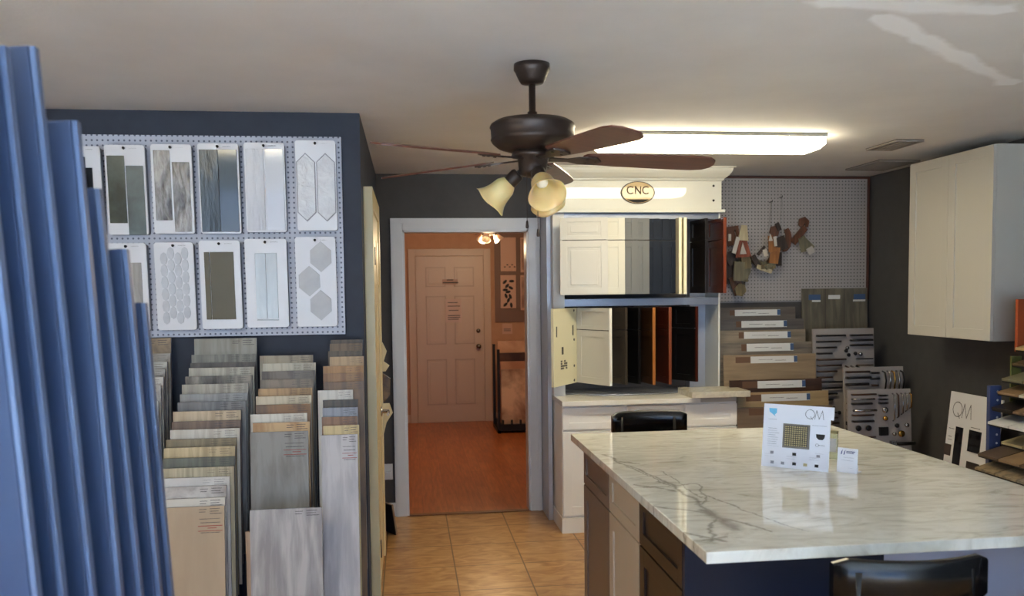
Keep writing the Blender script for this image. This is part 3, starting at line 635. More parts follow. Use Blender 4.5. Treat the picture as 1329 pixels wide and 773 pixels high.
for k in range(5):
    ph = R(camang-(ang0+72*k))      # measured from camera-right towards the camera
    M_ = Matrix.Translation((0, 0, -.336)) @ Matrix.Rotation(ph, 4, 'Z') @ Matrix.Rotation(R(1.8), 4, 'Y')
    pit = Matrix.Rotation(R(-12), 4, 'X')
    g = MB()
    # outline with rounded, slightly widening tip
    out = [(.20, -.048), (.30, -.056), (.5, -.066), (.62, -.068), (.66, -.058), (.683, -.034), (.69, 0), (.683, .034), (.66, .058), (.62, .068), (.5, .066), (.30, .056), (.20, .048), (.185, .03), (.185, -.03)]
    g.prism(out, 'z', -.003, .003)
    g.xf(M_ @ Matrix.Translation((0, 0, 0)) @ pit); bl = g.build('blade', M_blade, fan)
    g = MB()
    g.prism([(.06, -.016), (.13, -.011), (.17, -.03), (.235, -.034), (.255, 0), (.235, .034), (.17, .03), (.13, .011), (.06, .016)], 'z', -.0095, -.0035)
    for sx, sy in ((.2, -.018), (.2, .018), (.235, 0)): g.lathe([(.006, -.013), (.006, -.0095)], 8, Matrix.Translation((sx, sy, 0)))
    g.xf(M_ @ pit); g.build('blade_bracket', M_brz, fan)
# light kit
for k, pa_ in enumerate((74, 192, 292)):
    ph = R(camang-pa_); d = Vector((math.cos(ph), math.sin(ph), 0))
    tilt = R(48)      # from straight down outwards
    ax = (d*math.sin(tilt)+Vector((0, 0, -1))*math.cos(tilt)).normalized()
    st = Vector((0, 0, -.385))+d*.045
    q = ax.to_track_quat('Z', 'Y').to_matrix().to_4x4()
    MB().tube([Vector((0, 0, -.385))+d*.03, st+ax*.01, st+ax*.03], .012).lathe([(.022, .012), (.027, .02), (.027, .062), (.024, .066)], 20, Matrix.Translation(st) @ q).build('lamp_holder', M_brz, fan)
    def wv(p, a, r, z): return p + Vector((0, 0, .004*math.cos(4*a)*max(0, (z-.09)/.09)))
    pr = [(.026, .058), (.032, .066), (.040, .08), (.043, .10), (.046, .118), (.053, .138), (.064, .155), (.070, .162), (.067, .1615), (.060, .153), (.05, .138), (.043, .118), (.040, .10), (.036, .08), (.028, .066)]
    sh = MB().lathe(pr, 32, Matrix.Translation(st) @ q, wave=wv).build('glass_shade', M_amber, fan)
    MB().lathe([(.012, .06), (.014, .068), (.020, .08), (.021, .09), (.014, .1), (.001, .103)], 18, Matrix.Translation(st) @ q).build('bulb', M_bulb, fan)
for (dx, L_) in ((-.03, .17), (.01, .2)):
    MB().tube([(dx, -.045, -.40), (dx, -.045, -.40-L_)], .0012, 6).lathe([(.001, -.40-L_), (.004, -.405-L_), (.006, -.425-L_), (.004, -.43-L_)], 10, Matrix.Translation((dx, -.045, 0))).build('pull_chain', M_brz, fan)

# far room fan
f2 = thing('ceiling_fan', 'second ceiling fan glimpsed at the top of the doorway in the far room', 'ceiling fan', (.8, 8.2, CEIL))
MB().lathe([(.06, 0), (.05, -.05), (.013, -.06), (.013, -.14), (.12, -.15), (.13, -.2), (.05, -.24), (.045, -.29), (.01, -.3)], 24).build('motor_housing', M_brz, f2)
for k in range(5):
    g = MB().prism([(.1, -.02), (.2, -.05), (.6, -.065), (.66, 0), (.6, .065), (.2, .05), (.1, .02)], 'z', -.003, .003)
    g.xf(Matrix.Translation((0, 0, -.235)) @ Matrix.Rotation(R(72*k+20), 4, 'Z') @ Matrix.Rotation(R(-12), 4, 'X')); g.build('blade', mat('warm_blade', (140, 80, 52), .4), f2)
for k in range(3):
    d = Vector((math.cos(R(120*k+250)), math.sin(R(120*k+250)), 0))
    ax = (d*.6+Vector((0, 0, -.8))).normalized(); q = ax.to_track_quat('Z', 'Y').to_matrix().to_4x4()
    st = Vector((0, 0, -.26))+d*.05
    MB().lathe([(.02, 0), (.025, .03)], 14, Matrix.Translation(st) @ q).build('lamp_holder', M_brz, f2)
    MB().lathe([(.024, .028), (.03, .05), (.05, .1), (.048, .1), (.028, .05), (.022, .03)], 18, Matrix.Translation(st) @ q).build('glass_shade', mat('milk_glass', (250, 235, 210), .3), f2)

# ------------------------------------------------------------ fluorescent ceiling light
M_lens = mat('glowing_lens', (255, 250, 225), .4, emit=25.0, emit_col=(255, 242, 208))
def fixture(lx0, lx1, ly0, ly1, label):
    fl = thing('fluorescent_light', label, 'ceiling light', ((lx0+lx1)/2, (ly0+ly1)/2, CEIL))
    hx, hy = (lx1-lx0)/2, (ly1-ly0)/2
    MB().box(-hx-.004, hx+.004, -hy-.012, hy+.012, -.018, 0, .002).build('housing', mat('grey_enamel', (150, 150, 140), .4), fl)
    def ring(x, y, z): return [Vector((-x, -y, z)), Vector((x, -y, z)), Vector((x, y, z)), Vector((-x, y, z))]
    g = MB()
    lv_ = [ring(hx, hy, -.0185), ring(hx, hy, -.055), ring(hx-.02, hy-.03, -.078)]
    vv = [[g.bm.verts.new(p) for p in r_] for r_ in lv_]
    for i in range(2):
        for k in range(4): g.bm.faces.new((vv[i][k], vv[i][(k+1) % 4], vv[i+1][(k+1) % 4], vv[i+1][k]))
    g.bm.faces.new(vv[0]); g.bm.faces.new(vv[2])
    g.build('lens', M_lens, fl)
fixture(1.035, 2.262, 4.35, 4.6, 'long bright fluorescent ceiling fixture with a wraparound lens behind the fan')
fixture(-1.95, -.72, 1.3, 1.55, 'fluorescent ceiling fixture mirrored in the glossy tile cards, out of direct view at left')

# ceiling vents
M_vent = mat('vent_paint', (144, 136, 128), .5); M_ventd = mat('vent_dark', (34, 31, 29), .7)
for (x0, x1, y0, y1, lb, n) in ((2.76, 2.93, 4.50, 4.82, 'small louvred ceiling vent nearest the fluorescent light', 3), (3.09, 3.38, 5.23, 5.66, 'larger dark louvred ceiling vent by the back corner', 6)):
    v_ = thing('ceiling_vent', lb, 'vent', ((x0+x1)/2, (y0+y1)/2, CEIL), 0, 'ceiling vents')
    a, c = (x1-x0)/2, (y1-y0)/2
    MB().box(-a, a, -c, c, -.003, 0).build('backing', M_ventd, v_)
    MB().box(-a, a, -c, -c+.02, -.012, -.003, .001).box(-a, a, c-.02, c, -.012, -.003, .001).box(-a, -a+.02, -c+.02, c-.02, -.012, -.003, .001).box(a-.02, a, -c+.02, c-.02, -.012, -.003, .001).build('frame', M_vent, v_)
    g = MB()
    for k in range(n):
        xx = -a+.03+(2*a-.06)*(k+.5)/n
        g.box(xx-.006, xx+.006, -c+.02, c-.02, -.012, -.004, 0, Matrix.Rotation(R(28), 3, 'Y'))
    g.build('louvres', M_vent, v_)

# ------------------------------------------------------------ wall cabinet on the right
M_cab = mat('white_cabinet_paint', (186, 181, 170), .36); M_base = mat('bright_white_cabinet_paint', (240, 238, 234), .3)
M_gap = mat('shadow_gap', (70, 66, 62), .7)
def shaker(mb, ax, f, a0, a1, z0, z1, out, rail=.06, th=.019):
    """shaker front: flat panel with raised stiles and rails; ax = axis of the width, f = face plane coordinate, out = +-1 towards the viewer"""
    def bx(p0, p1, q0, q1, d0, d1, bev=0):
        A, B = sorted((f+out*d0, f+out*d1))
        if ax == 'x': mb.box(p0, p1, A, B, q0, q1, bev)
        else: mb.box(A, B, p0, p1, q0, q1, bev)
    bx(a0+rail*.5, a1-rail*.5, z0+rail*.5, z1-rail*.5, 0, th-.008)
    bx(a0, a0+rail, z0, z1, 0, th, .0015); bx(a1-rail, a1, z0, z1, 0, th, .0015)
    bx(a0+rail, a1-rail, z0, z0+rail, 0, th, .0015); bx(a0+rail, a1-rail, z1-rail, z1, 0, th, .0015)
    return mb
cx0 = 3.16; cy0, cy1, cz0, cz1 = 4.232, 4.998, 1.303, 2.375
wc = thing('wall_cabinet', 'white two-door shaker wall cabinet hung high on the right wall', 'cabinet', (XR, (cy0+cy1)/2, cz0))
def place(o, t): o.parent = t; o.matrix_parent_inverse = Matrix.Identity(4); o.location = Vector(o.location)-Vector(t.location); return o
place(MB().box(cx0+.02, XR-.001, cy0, cy1, cz0, cz1, .001).build('body', M_cab), wc)
ym = (cy0+cy1)/2
for (a, c) in ((cy0+.002, ym-.0015), (ym+.0015, cy1-.002)):
    place(shaker(MB(), 'y', cx0+.02, a, c, cz0+.003, cz1-.003, -1, .06).build('door', M_cab), wc)

# ------------------------------------------------------------ sample display cabinet in the middle
base = thing('base_cabinet', 'white base cabinet with three drawer fronts under the door sample display', 'cabinet', (1.6, 5.43, 0))
bx0, bx1, by0, by1 = 1.0, 2.2, 5.43, 6.0
place(MB().box(bx0, bx1, by0, by1, .1, .85, .001).build('body', M_base), base)
place(MB().box(bx0-.008, bx1, by0-.024, by1, 0, .1).build('plinth', M_base), base)
dw = [(bx0+.003, 1.42), (1.44, 1.818), (1.838, bx1-.003)]
for i, (a, c) in enumerate(dw):
    g = MB()
    if i == 1: g.box(a, c, by0-.02, by0, .69, .835, .002)
    else: shaker(g, 'x', by0, a, c, .69, .835, -1, .045)
    place(g.build('drawer', M_base), base)
    place(shaker(MB(), 'x', by0, a, c, .115, .675, -1, .06).build('door', M_base), base)
ct = MB().box(.992, 1.93, 5.375, 6.0, .851, .884, .004).build('worktop', mat('white_laminate', (232, 228, 218), .22)); tag(ct, 'thin white worktop on the base cabinet under the sample doors', 'worktop')
sl = MB().box(1.86, 2.265, 5.345, 5.64, .885, .925, .004).build('stone_offcut', stone('beige_quartz', (206, 198, 178), (190, 182, 164), sc=30, rough=.2)); tag(sl, 'thick beige countertop offcut lying on the right end of the white worktop', 'countertop sample')
sb = MB().box(1.94, 2.19, 5.40, 6.0, .8505, .8845).build('filler_board', M_cab); tag(sb, 'white filler board under the beige offcut on the base cabinet', 'board')

# upper display frame
M_frame = mat('white_frame_paint', (220, 219, 214), .35); M_silver = mat('silver_shelf', (150, 156, 170), .28, .55)
M_post = mat('silver_post', (186, 190, 200), .35, .3)
uf = thing('sample_display', 'white display frame with crown header holding swinging cabinet doors', 'display stand', (1.58, 5.8, .885))
ux0, ux1, uy0, uy1 = .99, 2.172, 5.66, 6.02
place(MB().box(ux0, ux0+.078, uy0, uy1, .885, 2.13).build('left_post', M_frame), uf)
place(MB().box(ux0-.03, ux0-.001, uy0+.08, uy1, .0, 2.13).build('side_panel', M_post), uf)
place(MB().box(ux1-.012, ux1, uy0, uy1, .885, 2.13).build('right_post', M_frame), uf)
place(MB().box(ux1-.13, ux1-.012, uy1-.1, uy1-.02, .885, 2.13).build('inner_post', M_post), uf)
place(MB().box(ux0+.078, ux1-.012, uy0, uy1, 1.497, 1.548, .002).build('middle_shelf', M_silver), uf)
place(MB().box(ux0+.078, ux1-.012, uy0, uy1, 2.09, 2.13, .002).build('top_rail', M_silver), uf)
place(MB().box(ux0+.078, ux1-.13, uy1-.02, uy1, .885, 2.09).build('back_panel', mat('dark_back_panel', (78, 74, 74), .5)), uf)
# swing turntable trays
g = MB().lathe([(.34, 0), (.345, .004), (.34, .008), (.001, .008)], 48)
for v in g.bm.verts: v.co = Vector((1.55+v.co.x*1.42, 5.80+min(max(v.co.y*.62, -.25), .2), .886+v.co.z))
place(g.build('turntable', mat('polished_steel', (190, 194, 205), .22, .7)), uf)
# crown header
HY = 5.62
M_hdr = mat('glossy_header_paint', (226, 222, 206), .3, coat=1.0, coat_rough=.03)
hd = MB()
hx0, hx1 = .955, 2.165
hd.box(hx0, hx1, HY, 6.02, 2.152, 2.352)
hd.box(hx0-.02, hx1+.02, HY-.022, 6.02, 2.131, 2.152, .004)
# crown profile, mitred at the right and left ends
prof = [(0, 2.345), (.012, 2.352), (.014, 2.362), (.03, 2.372), (.05, 2.395), (.058, 2.41), (.062, 2.428), (.075, 2.430), (.075, 2.438)]
rows_ = []
for d_, z_ in prof:
    rows_.append([hd.bm.verts.new((hx0-d_, 6.02, z_)), hd.bm.verts.new((hx0-d_, HY-d_, z_)), hd.bm.verts.new((hx1+d_, HY-d_, z_)), hd.bm.verts.new((hx1+d_, 6.02, z_))])
for i in range(len(rows_)-1):
    for k in range(3): hd.bm.faces.new((rows_[i][k], rows_[i][k+1], rows_[i+1][k+1], rows_[i+1][k]))
    hd.bm.faces.new((rows_[i][3], rows_[i][0], rows_[i+1][0], rows_[i+1][3]))
hd.bm.faces.new(rows_[0][::-1]); hd.bm.faces.new(rows_[-1])
place(hd.build('header', M_hdr), uf)
sc_ = MB()
for v in (241, 260):
    p = hit(926, v, 'y', HY); sc_.lathe([(.008, 0), (.008, .003), (.001, .004)], 12, Matrix.Translation((p.x, HY, p.z)) @ Matrix.Rotation(R(90), 4, 'X'))
place(sc_.build('screw_cap', mat('dark_screw', (66, 60, 52), .4, .5)), uf)
# oval CNC plaque
oc = hit(827.5, 250, 'y', HY); orx = .119; orz = .077
pl = thing('oval_plaque', 'oval tan plaque reading CNC on the white header', 'sign', (oc.x, HY, oc.z))
MB().prism(arc(0, 0, orx, orz, 0, 360, 40)[:-1], 'y', -.009, 0).build('rim', mat('dark_brown_rim', (62, 46, 26), .35), pl)
MB().prism(arc(0, 0, orx*.93, orz*.92, 0, 360, 40)[:-1], 'y', -.012, -.009).build('face', mat('tan_plaque', (196, 160, 100), .28, coat=.6), pl)
seg = [p for p in arc(0, 0, orx*.9, orz*.89, 222, 318, 16)]
MB().prism(seg, 'y', -.0135, -.012).build('dark_band', mat('black_band', (26, 20, 16), .7), pl)
g = MB(); O_ = Vector((0, -.012, 0)); lw = .0075
g.ribbon(arc(-.052, .016, .024, .024, 50, 310, 14), lw, O_, X, Z, -.0012)
g.ribbon([(-.018, -.008), (-.018, .040)], lw, O_, X, Z, -.0012).ribbon([(-.018, .040), (.018, -.008)], lw*1.2, O_, X, Z, -.0012).ribbon([(.018, -.008), (.018, .040)], lw, O_, X, Z, -.0012)
g.ribbon(arc(.056, .016, .024, .024, 50, 310, 14), lw, O_, X, Z, -.0012)
g.build('lettering', mat('brown_lettering', (84, 60, 32), .4), pl)
# one line of serifs / underline
# door samples
def door_sample(P0, P1, z0, z1, m_, label, raised=False, th=.02, edge_m=None, marks=False, flat=False, gm=None):
    """P0 hinge end, P1 free end in plan; front face towards the viewer side"""
    P0 = Vector((P0[0], P0[1], 0)); P1 = Vector((P1[0], P1[1], 0)); d = P1-P0; w = d.length; h = z1-z0
    rz = math.atan2(d.y, d.x)
    o = thing('sample_door', label, 'cabinet door sample', (P0.x, P0.y, z0), rz, 'cabinet door samples in the display')
    # local: x along the door, face towards local -y; back at +y
    e = .01 if edge_m else 0
    zs = h*.71
    if flat: MB().box(0, w-e, -th*.5, th*.5, 0, h, .0012).build('slab', m_, o)
    if edge_m: MB().box(w-e, w, -th*.5, th*.5, 0, h, .0012).build('edge', edge_m, o)
    if not flat:
        rail = .045
        for nm, a, c in (('door_front', 0, zs-.0025), ('drawer_front', zs+.0025, h)):
            rl = rail if c-a > .2 else .028
            g = MB(); g.box(.01, w-e-.01, -th*.5+.006, th*.5-.006, a+.01, c-.01)
            for q in ((0, rail, a, c), (w-e-rail, w-e, a, c), (rail, w-e-rail, a, a+rl), (rail, w-e-rail, c-rl, c)): g.box(q[0], q[1], -th*.5, th*.5, q[2], q[3], .0016)
            if raised:
                g.box(rail+.008, w-e-rail-.008, -th*.5+.003, th*.5-.003, a+rl+.008, c-rl-.008, .001)
                g.box(rail+.024, w-e-rail-.024, -th*.5-.001, th*.5, a+rl+.02, c-rl-.02, .003)
            g.build(nm, m_, o)
        MB().box(.015, w-e-.015, -.003, .003, zs-.01, zs+.01).build('joining_strip', M_gap, o)
    return o
def PX(u, y): p = hit(u, 337, 'y', y); return (p.x, p.y)
D_white = mat('white_door', (204, 199, 186), .4); D_white2 = mat('cream_white_door', (210, 204, 184), .4)
D_grey = mat('dove_grey_door', (106, 106, 102), .55); D_navy = mat('navy_door', (17, 25, 38), .55, spec=.2)
D_cream = mat('cream_door', (232, 224, 190), .35); D_black = mat('espresso_door', (20, 14, 14), .3)
D_cherry = noisy('cherry_door', [(.3, (66, 28, 12)), (.7, (96, 42, 18))], scale=(8, 8, 1), nscale=3, rough=.25)
D_cherrye = noisy('cherry_edge', [(.3, (100, 42, 16)), (.7, (124, 54, 22))], scale=(8, 8, 1), nscale=3, rough=.3)
uz0, uz1 = 1.578, 2.085
def fan_panel(uR, y, w, m_, lb, **k):
    r_ = PX(uR, y); a = R(10); P1 = r_; P0 = (r_[0]-w*math.cos(a), r_[1]+w*math.sin(a))
    return door_sample(P0, P1, uz0, uz1, m_, lb, **k)
ups = [(789, 5.45, .315, D_white, 'white raised-panel sample door, leftmost of the upper row', dict(raised=True)),
       (811, 5.475, .30, D_white2, 'cream-white sample door half hidden behind the leftmost upper one', {}),
       (828, 5.50, .30, D_grey, 'grey sample door in the upper row touching the cream-white one', {}),
       (842.6, 5.525, .30, D_grey, 'grey sample door in the upper row touching the navy ones', {}),
       (856, 5.55, .28, D_navy, 'navy sample door next to the grey ones, upper row', {}),
       (868, 5.575, .28, D_navy, 'navy sample door in the middle of the three navy ones', {}),
       (880, 5.60, .28, D_navy, 'navy sample door touching the cream edges, upper row', {})]
for (uR, y, w_, m_, lb, k_) in ups: fan_panel(uR, y, w_, m_, lb, **k_)
pa1 = PX(883, 5.5); pb1 = PX(889.5, 5.49)
door_sample((pa1[0]+.02, 5.75), pa1, uz0-.004, uz1+.003, D_cream, 'cream sample door seen edge-on, left of the cream pair', flat=True)
door_sample((pb1[0]+.02, 5.75), pb1, uz0-.004, uz1+.003, D_cream, 'cream sample door seen edge-on, right of the cream pair', flat=True)
door_sample(PX(897, 5.80), PX(917, 5.52), uz0, uz1, D_black, 'black-brown sample door between the cream edges and the cherry one')
door_sample(PX(919, 5.78), PX(941, 5.44), uz0, uz1, D_cherry, 'glossy cherry wood sample door sticking out over the pegboard', edge_m=D_cherrye)
lz0, lz1 = .97, 1.488
def PL(u, y): p = hit(u, 450, 'y', y); return (p.x, p.y)
D_back = mat('cream_door_back', (220, 212, 178), .5)
D_taupe = mat('dark_taupe_door', (62, 54, 46), .4); D_blk = mat('black_door', (10, 9, 10), .35)
D_brn = noisy('walnut_door', [(.3, (44, 26, 14)), (.7, (62, 38, 20))], scale=(8, 8, 1), nscale=3, rough=.3)
D_brne = noisy('orange_oak_edge', [(.3, (150, 90, 36)), (.7, (172, 108, 48))], scale=(8, 8, 1), nscale=3, rough=.4)
D_red = noisy('mahogany_door', [(.3, (58, 20, 10)), (.7, (84, 30, 14))], scale=(8, 8, 1), nscale=3, rough=.3)
D_rede = noisy('red_oak_edge', [(.3, (108, 52, 26)), (.7, (130, 66, 34))], scale=(8, 8, 1), nscale=3, rough=.4)
# open to the left: hinge at 747, free end at 715
P_h = PL(747, 5.72); P_f = PL(717, 5.44)
ob = door_sample(P_f, P_h, lz0, lz1, D_back, 'cream back of a sample door swung left, with hinge holes and a sticker', flat=True)
wv_ = (Vector(P_h)-Vector(P_f)).length
g = MB()
for z_ in (.02, .12, .3, .5): g.lathe([(.009, 0), (.009, .002)], 12, Matrix.Translation((wv_-.045, -.01, z_)) @ Matrix.Rotation(R(90), 4, 'X'))
g.box(wv_-.07, wv_-.055, -.012, -.01, .33, .40).box(.035, .047, -.012, -.01, .33, .40).box(.115, .14, -.012, -.01, .21, .26)
g.build('hinge_holes', mat('dark_holes', (66, 62, 52), .5), ob)
g = MB(); rr = random.Random(4)
for i in range(4):
    for j in range(4):
        if rr.random() < .6: g.box(.10+i*.025, .12+i*.025, -.012, -.01, .11+j*.016, .122+j*.016)
g.build('sticker', mat('grey_sticker', (90, 86, 78), .5), ob)
D_ledge = mat('bright_white_edge', (240, 236, 226), .35)
lows = [(750, 5.72, 793, 5.43, D_white, 'tall white sample door in the lower row, free edge towards the viewer', D_ledge),
        (779, 5.74, 813, 5.50, D_taupe, 'dark taupe sample door right of the white one, lower row', None),
        (803, 5.76, 830, 5.50, D_blk, 'black sample door between the taupe and walnut ones', None),
        (824, 5.76, 849, 5.44, D_brn, 'walnut sample door with a bright orange edge, lower row', D_brne),
        (846, 5.76, 870, 5.44, D_red, 'mahogany sample door with a reddish edge, lower row', D_rede),
        (872, 5.76, 905, 5.56, D_blk, 'wide black sample door at the right end of the lower row', D_red)]
for (u0, y0, u1, y1, m_, lb, em) in lows: door_sample(PL(u0, y0), PL(u1, y1), lz0, lz1, m_, lb, edge_m=em)

# ------------------------------------------------------------ back pegboard and hanging sample rings
M_peg2 = pegboard_mat('grey_pegboard', (158, 152, 150), (84, 78, 78), .0254, .19)
gx0, gx1, gz0 = 2.172, 3.462, 1.512
g2 = thing('pegboard', 'large grey pegboard with dark brown edging on the back wall', 'pegboard', (gx1, YB, gz0))
place(MB().box(gx0, gx1, YB-.012, YB, gz0, CEIL-.022).build('board'if 0 else 'board', M_peg2), g2)
o_ = [c for c in g2.children][0]
M_brt = mat('brown_edging', (82, 50, 42), .5)
place(MB().box(gx1, gx1+.018, YB-.02, YB, gz0, CEIL-.006).box(gx0, gx1, YB-.02, YB, CEIL-.022, CEIL-.006).build('edging', M_brt), g2)
place(MB().box(gx0, gx1, YB-.016, YB, gz0-.012, gz0).build('bottom_strip', mat('grey_strip', (120, 120, 124), .5)), g2)
def chips(label, hook, items):
    hk = hit(hook[0], hook[1], 'y', YB-.03)
    t = thing('sample_chip_ring', label, 'sample chips', (hk.x, YB-.03, hk.z), 0, 'sample chip rings on the pegboard')
    tp = [hit(i[0], i[1], 'y', YB-.04) for i in items]
    cen = sum(tp, Vector())/len(tp)
    g = MB(); g.tube([(0, .018, 0), (0, -.03, 0), (0, -.034, .012)], .003, 6); g.build('hook', M_dot, t)
    g = MB(); v_ = cen-Vector(t.location)
    g.tube([(0, -.02, 0), (v_.x*.5-.012, -.01, v_.z*.5), (v_.x, -.012, v_.z), (v_.x*.5+.016, -.012, v_.z*.5), (0, -.022, .0)], .0016, 6); g.build('cord', mat('grey_cord', (140, 138, 136), .6), t)
    for k, (u, v, w_, h_, ang, m_, sh) in enumerate(items):
        p = hit(u, v, 'y', YB-.045-.011*k)-Vector(t.location)
        g = MB(); w2, h2 = w_/2, h_/2
        if sh == 'crescent': poly = arc(0, 0, w2, h2, -100, 60, 12)+arc(-w2*.35, h2*.2, w2*.5, h2*.55, 60, -100, 12)
        elif sh == 'hex': poly = arc(0, 0, w2, h2, 0, 300, 5)
        elif sh == 'trap': poly = [(-w2, -h2), (w2, -h2), (w2*.5, h2), (-w2*.5, h2)]
        elif sh == 'tri': poly = [(-w2, -h2), (w2, -h2), (0, h2)]
        else: poly = [(-w2, -h2), (w2, -h2), (w2, h2), (-w2, h2)]
        ca, sa = math.cos(R(ang)), math.sin(R(ang))
        g.prism([(x*ca-z*sa, x*sa+z*ca) for x, z in poly], 'y', -.005, .004)
        g.build('chip', m_, t, (p.x, p.y, p.z))
    return t
c_br = wood('chip_brown', (104, 66, 46), (74, 46, 34)); c_dk = wood('chip_dark', (66, 52, 46), (44, 36, 32)); c_ol = wood('chip_olive', (118, 104, 72), (84, 74, 52)); c_or = wood('chip_orange', (146, 96, 50), (116, 74, 38))
c_tn = wood('chip_tan', (186, 172, 138), (160, 146, 116)); c_wh = mat('chip_white', (178, 170, 160), .5); c_rd = wood('chip_red', (136, 70, 46), (104, 50, 34)); c_gr = wood('chip_greyolive', (120, 112, 88), (92, 88, 72))
chips('bunch of dark wood chips with white tags hanging beside the cherry door', (952, 300), [
    (951, 306, .10, .14, 8, c_br, 'r'), (957, 365, .13, .19, 5, c_dk, 'hex'), (952, 350, .12, .2, 4, c_dk, 'r'), (964, 348, .1, .19, -8, c_ol, 'r'), (956, 370, .08, .14, 20, c_br, 'r'), (969, 352, .06, .14, -14, c_gr, 'hex'), (949, 335, .08, .12, 10, c_dk, 'hex'), (961, 376, .09, .1, -12, c_ol, 'hex'), (968, 338, .07, .12, 8, c_ol, 'r'), (959, 352, .08, .14, -4, c_gr, 'r'), (964, 322, .12, .13, 4, c_rd, 'trap'),
    (965, 302, .08, .11, -4, c_tn, 'trap'), (964, 322, .05, .085, 3, c_wh, 'tri'), (955, 318, .03, .12, -16, c_wh, 'r'), (947, 308, .02, .05, 0, c_wh, 'r')])
chips('bunch of olive and orange wood chips fanned out on the grey pegboard', (1000, 262), [
    (1005, 300, .08, .09, 12, c_br, 'hex'), (1010, 294, .03, .06, 25, c_dk, 'r'), (1011, 336, .04, .1, 0, c_dk, 'r'), (984, 342, .11, .05, -40, c_ol, 'r'), (989, 344, .11, .05, -28, c_gr, 'r'), (994, 345, .12, .05, -14, c_ol, 'r'), (998, 341, .1, .05, 20, c_gr, 'r'), (1003, 337, .07, .07, 60, c_br, 'r'),
    (981, 339, .1, .04, -58, c_dk, 'r'), (992, 349, .12, .03, -20, c_tn, 'r'), (997, 346, .11, .03, 2, c_ol, 'r'), (1001, 343, .1, .03, 30, c_gr, 'r'),
    (1005, 331, .07, .12, -8, c_or, 'r'), (1001, 316, .06, .12, 10, c_or, 'trap'), (1000, 308, .03, .05, 4, c_wh, 'tri'), (1006, 313, .02, .07, 6, c_wh, 'r'), (988, 325, .02, .08, -40, c_dk, 'r'), (993, 328, .03, .05, 10, c_wh, 'r')])
chips('curved brown chip pair hanging from a long loop on the grey pegboard', (1013, 256), [(1018, 310, .11, .19, 0, c_br, 'crescent'), (1013, 316, .09, .1, 20, c_dk, 'r')])
chips('rightmost chip bunch on the grey pegboard, with a white tag at its end', (1042, 292), [(1043, 289, .09, .09, 20, c_br, 'hex'), (1037, 305, .05, .15, -40, c_br, 'r'), (1044, 315, .05, .1, 30, c_ol, 'r'), (1047, 316, .05, .12, 48, c_gr, 'r'), (1042, 318, .05, .1, 12, c_gr, 'r'), (1052, 325, .05, .05, 30, c_wh, 'r')])

# ------------------------------------------------------------ flooring boards and hardware boards at the back right
def big_board(name, u0, u1, vt, y, m_, label, cat, group, zb=0.0, lean=4, th=.012, rr=0):
    a = hit(u0, vt, 'y', y); c = hit(u1, vt, 'y', y); w = c.x-a.x; zt = (a.z+c.z)/2; ln = R(lean)
    L_ = (zt-zb)/math.cos(ln)-.002; yb = y-L_*math.sin(ln)
    o = MB().box(0, w, 0, th, 0, L_, .001).build(name, m_); o.location = (a.x, yb, zb+.002); o.rotation_euler = (-ln, R(rr), 0)
    tag(o, label, cat, group); return o, w, L_
M_blab = mat('blue_label', (62, 88, 128), .5); M_brlab = mat('brown_label', (98, 70, 50), .6)
pls = [(929, 1032, 398.5, (104, 95, 88), (84, 76, 70), 'dark grey-brown flooring board at the back of the right-hand stack'),
       (930, 1043, 414, (100, 94, 92), (76, 72, 70), 'charcoal flooring board second in the right-hand stack'),
       (931.5, 1045, 428, (146, 132, 112), (104, 94, 82), 'mottled grey-tan flooring board third in the right-hand stack'),
       (933, 1055, 444, (132, 120, 106), (80, 74, 70), 'patchwork grey flooring board fourth in the right-hand stack'),
       (939, 1058.5, 459.5, (152, 130, 102), (124, 106, 84), 'wide tan flooring board in the middle of the right-hand stack'),
       (947, 1066.5, 492, (70, 46, 34), (48, 32, 26), 'dark walnut flooring board in the right-hand stack'),
       (957, 1075, 508, (168, 142, 104), (144, 120, 86), 'honey tan flooring board in front of the dark walnut one'),
       (957, 1080, 527, (124, 104, 84), (98, 82, 68), 'brown-grey flooring board at the front of the right-hand stack')]
labs = [(953.6, 1012.5, 402, 409), (962, 1021, 416.5, 424), (965.5, 1026, 430.6, 438.3), (969, 1029.6, 446, 454.6), (974, 1034.4, 462.5, 469.8), (983, 1045, 494.3, 502), (988, 1051, 511.5, 519), (992, 1054, 529, 537)]
infos = []
for i, (u0, u1, vt, ca, cb, lb) in enumerate(pls):
    y = 5.93-.075*i
    zt = hit((u0+u1)/2, vt, 'y', y).z; zb = max(0, zt-.80)
    o, w, L_ = big_board('flooring_board', u0, u1, vt, y, noisy('floorboard_%s' % 'abcdefgh'[i], [(.3, cb), (.7, ca)], scale=(1, 4, 9), nscale=3, detail=6, rough=.4, distortion=.3), lb, 'flooring sample', 'flooring boards in the right-hand stack', zb, 4)
    infos.append((o.location.x, w, zb, o.location.y, .07))
    l0, l1, v0, v1 = labs[i]
    a = hit(l0, v0, 'y', y); c = hit(l1, v1, 'y', y); x0, x1 = a.x-o.location.x, c.x-o.location.x; z1 = L_-(zt-a.z); z0 = L_-(zt-c.z)
    MB().box(x0, x1, -.001, 0, z0, z1).build('paper_label', M_paper, o)
    MB().box(x1-.025, x1, -.0018, -.001, z0+.004, z1-.002).build('blue_logo', M_blab, o)
    MB().box(x0-.10*(.4 if i < 4 else 1.1), x0-.002, -.001, 0, z0+.004, z1-.002).build('brown_label', M_brlab, o)
    text_lines(MB(), [(.06, .16, (z0+z1)/2), (.18, .26, (z0+z1)/2-.006)], Vector((x0, -.001, 0)), X, Z, -.0006, .004).build('printed_label', M_ink, o)
rk_ = rack_steps('stepped_rack', 'black stepped rack carrying the flooring boards right of the sample display', infos)
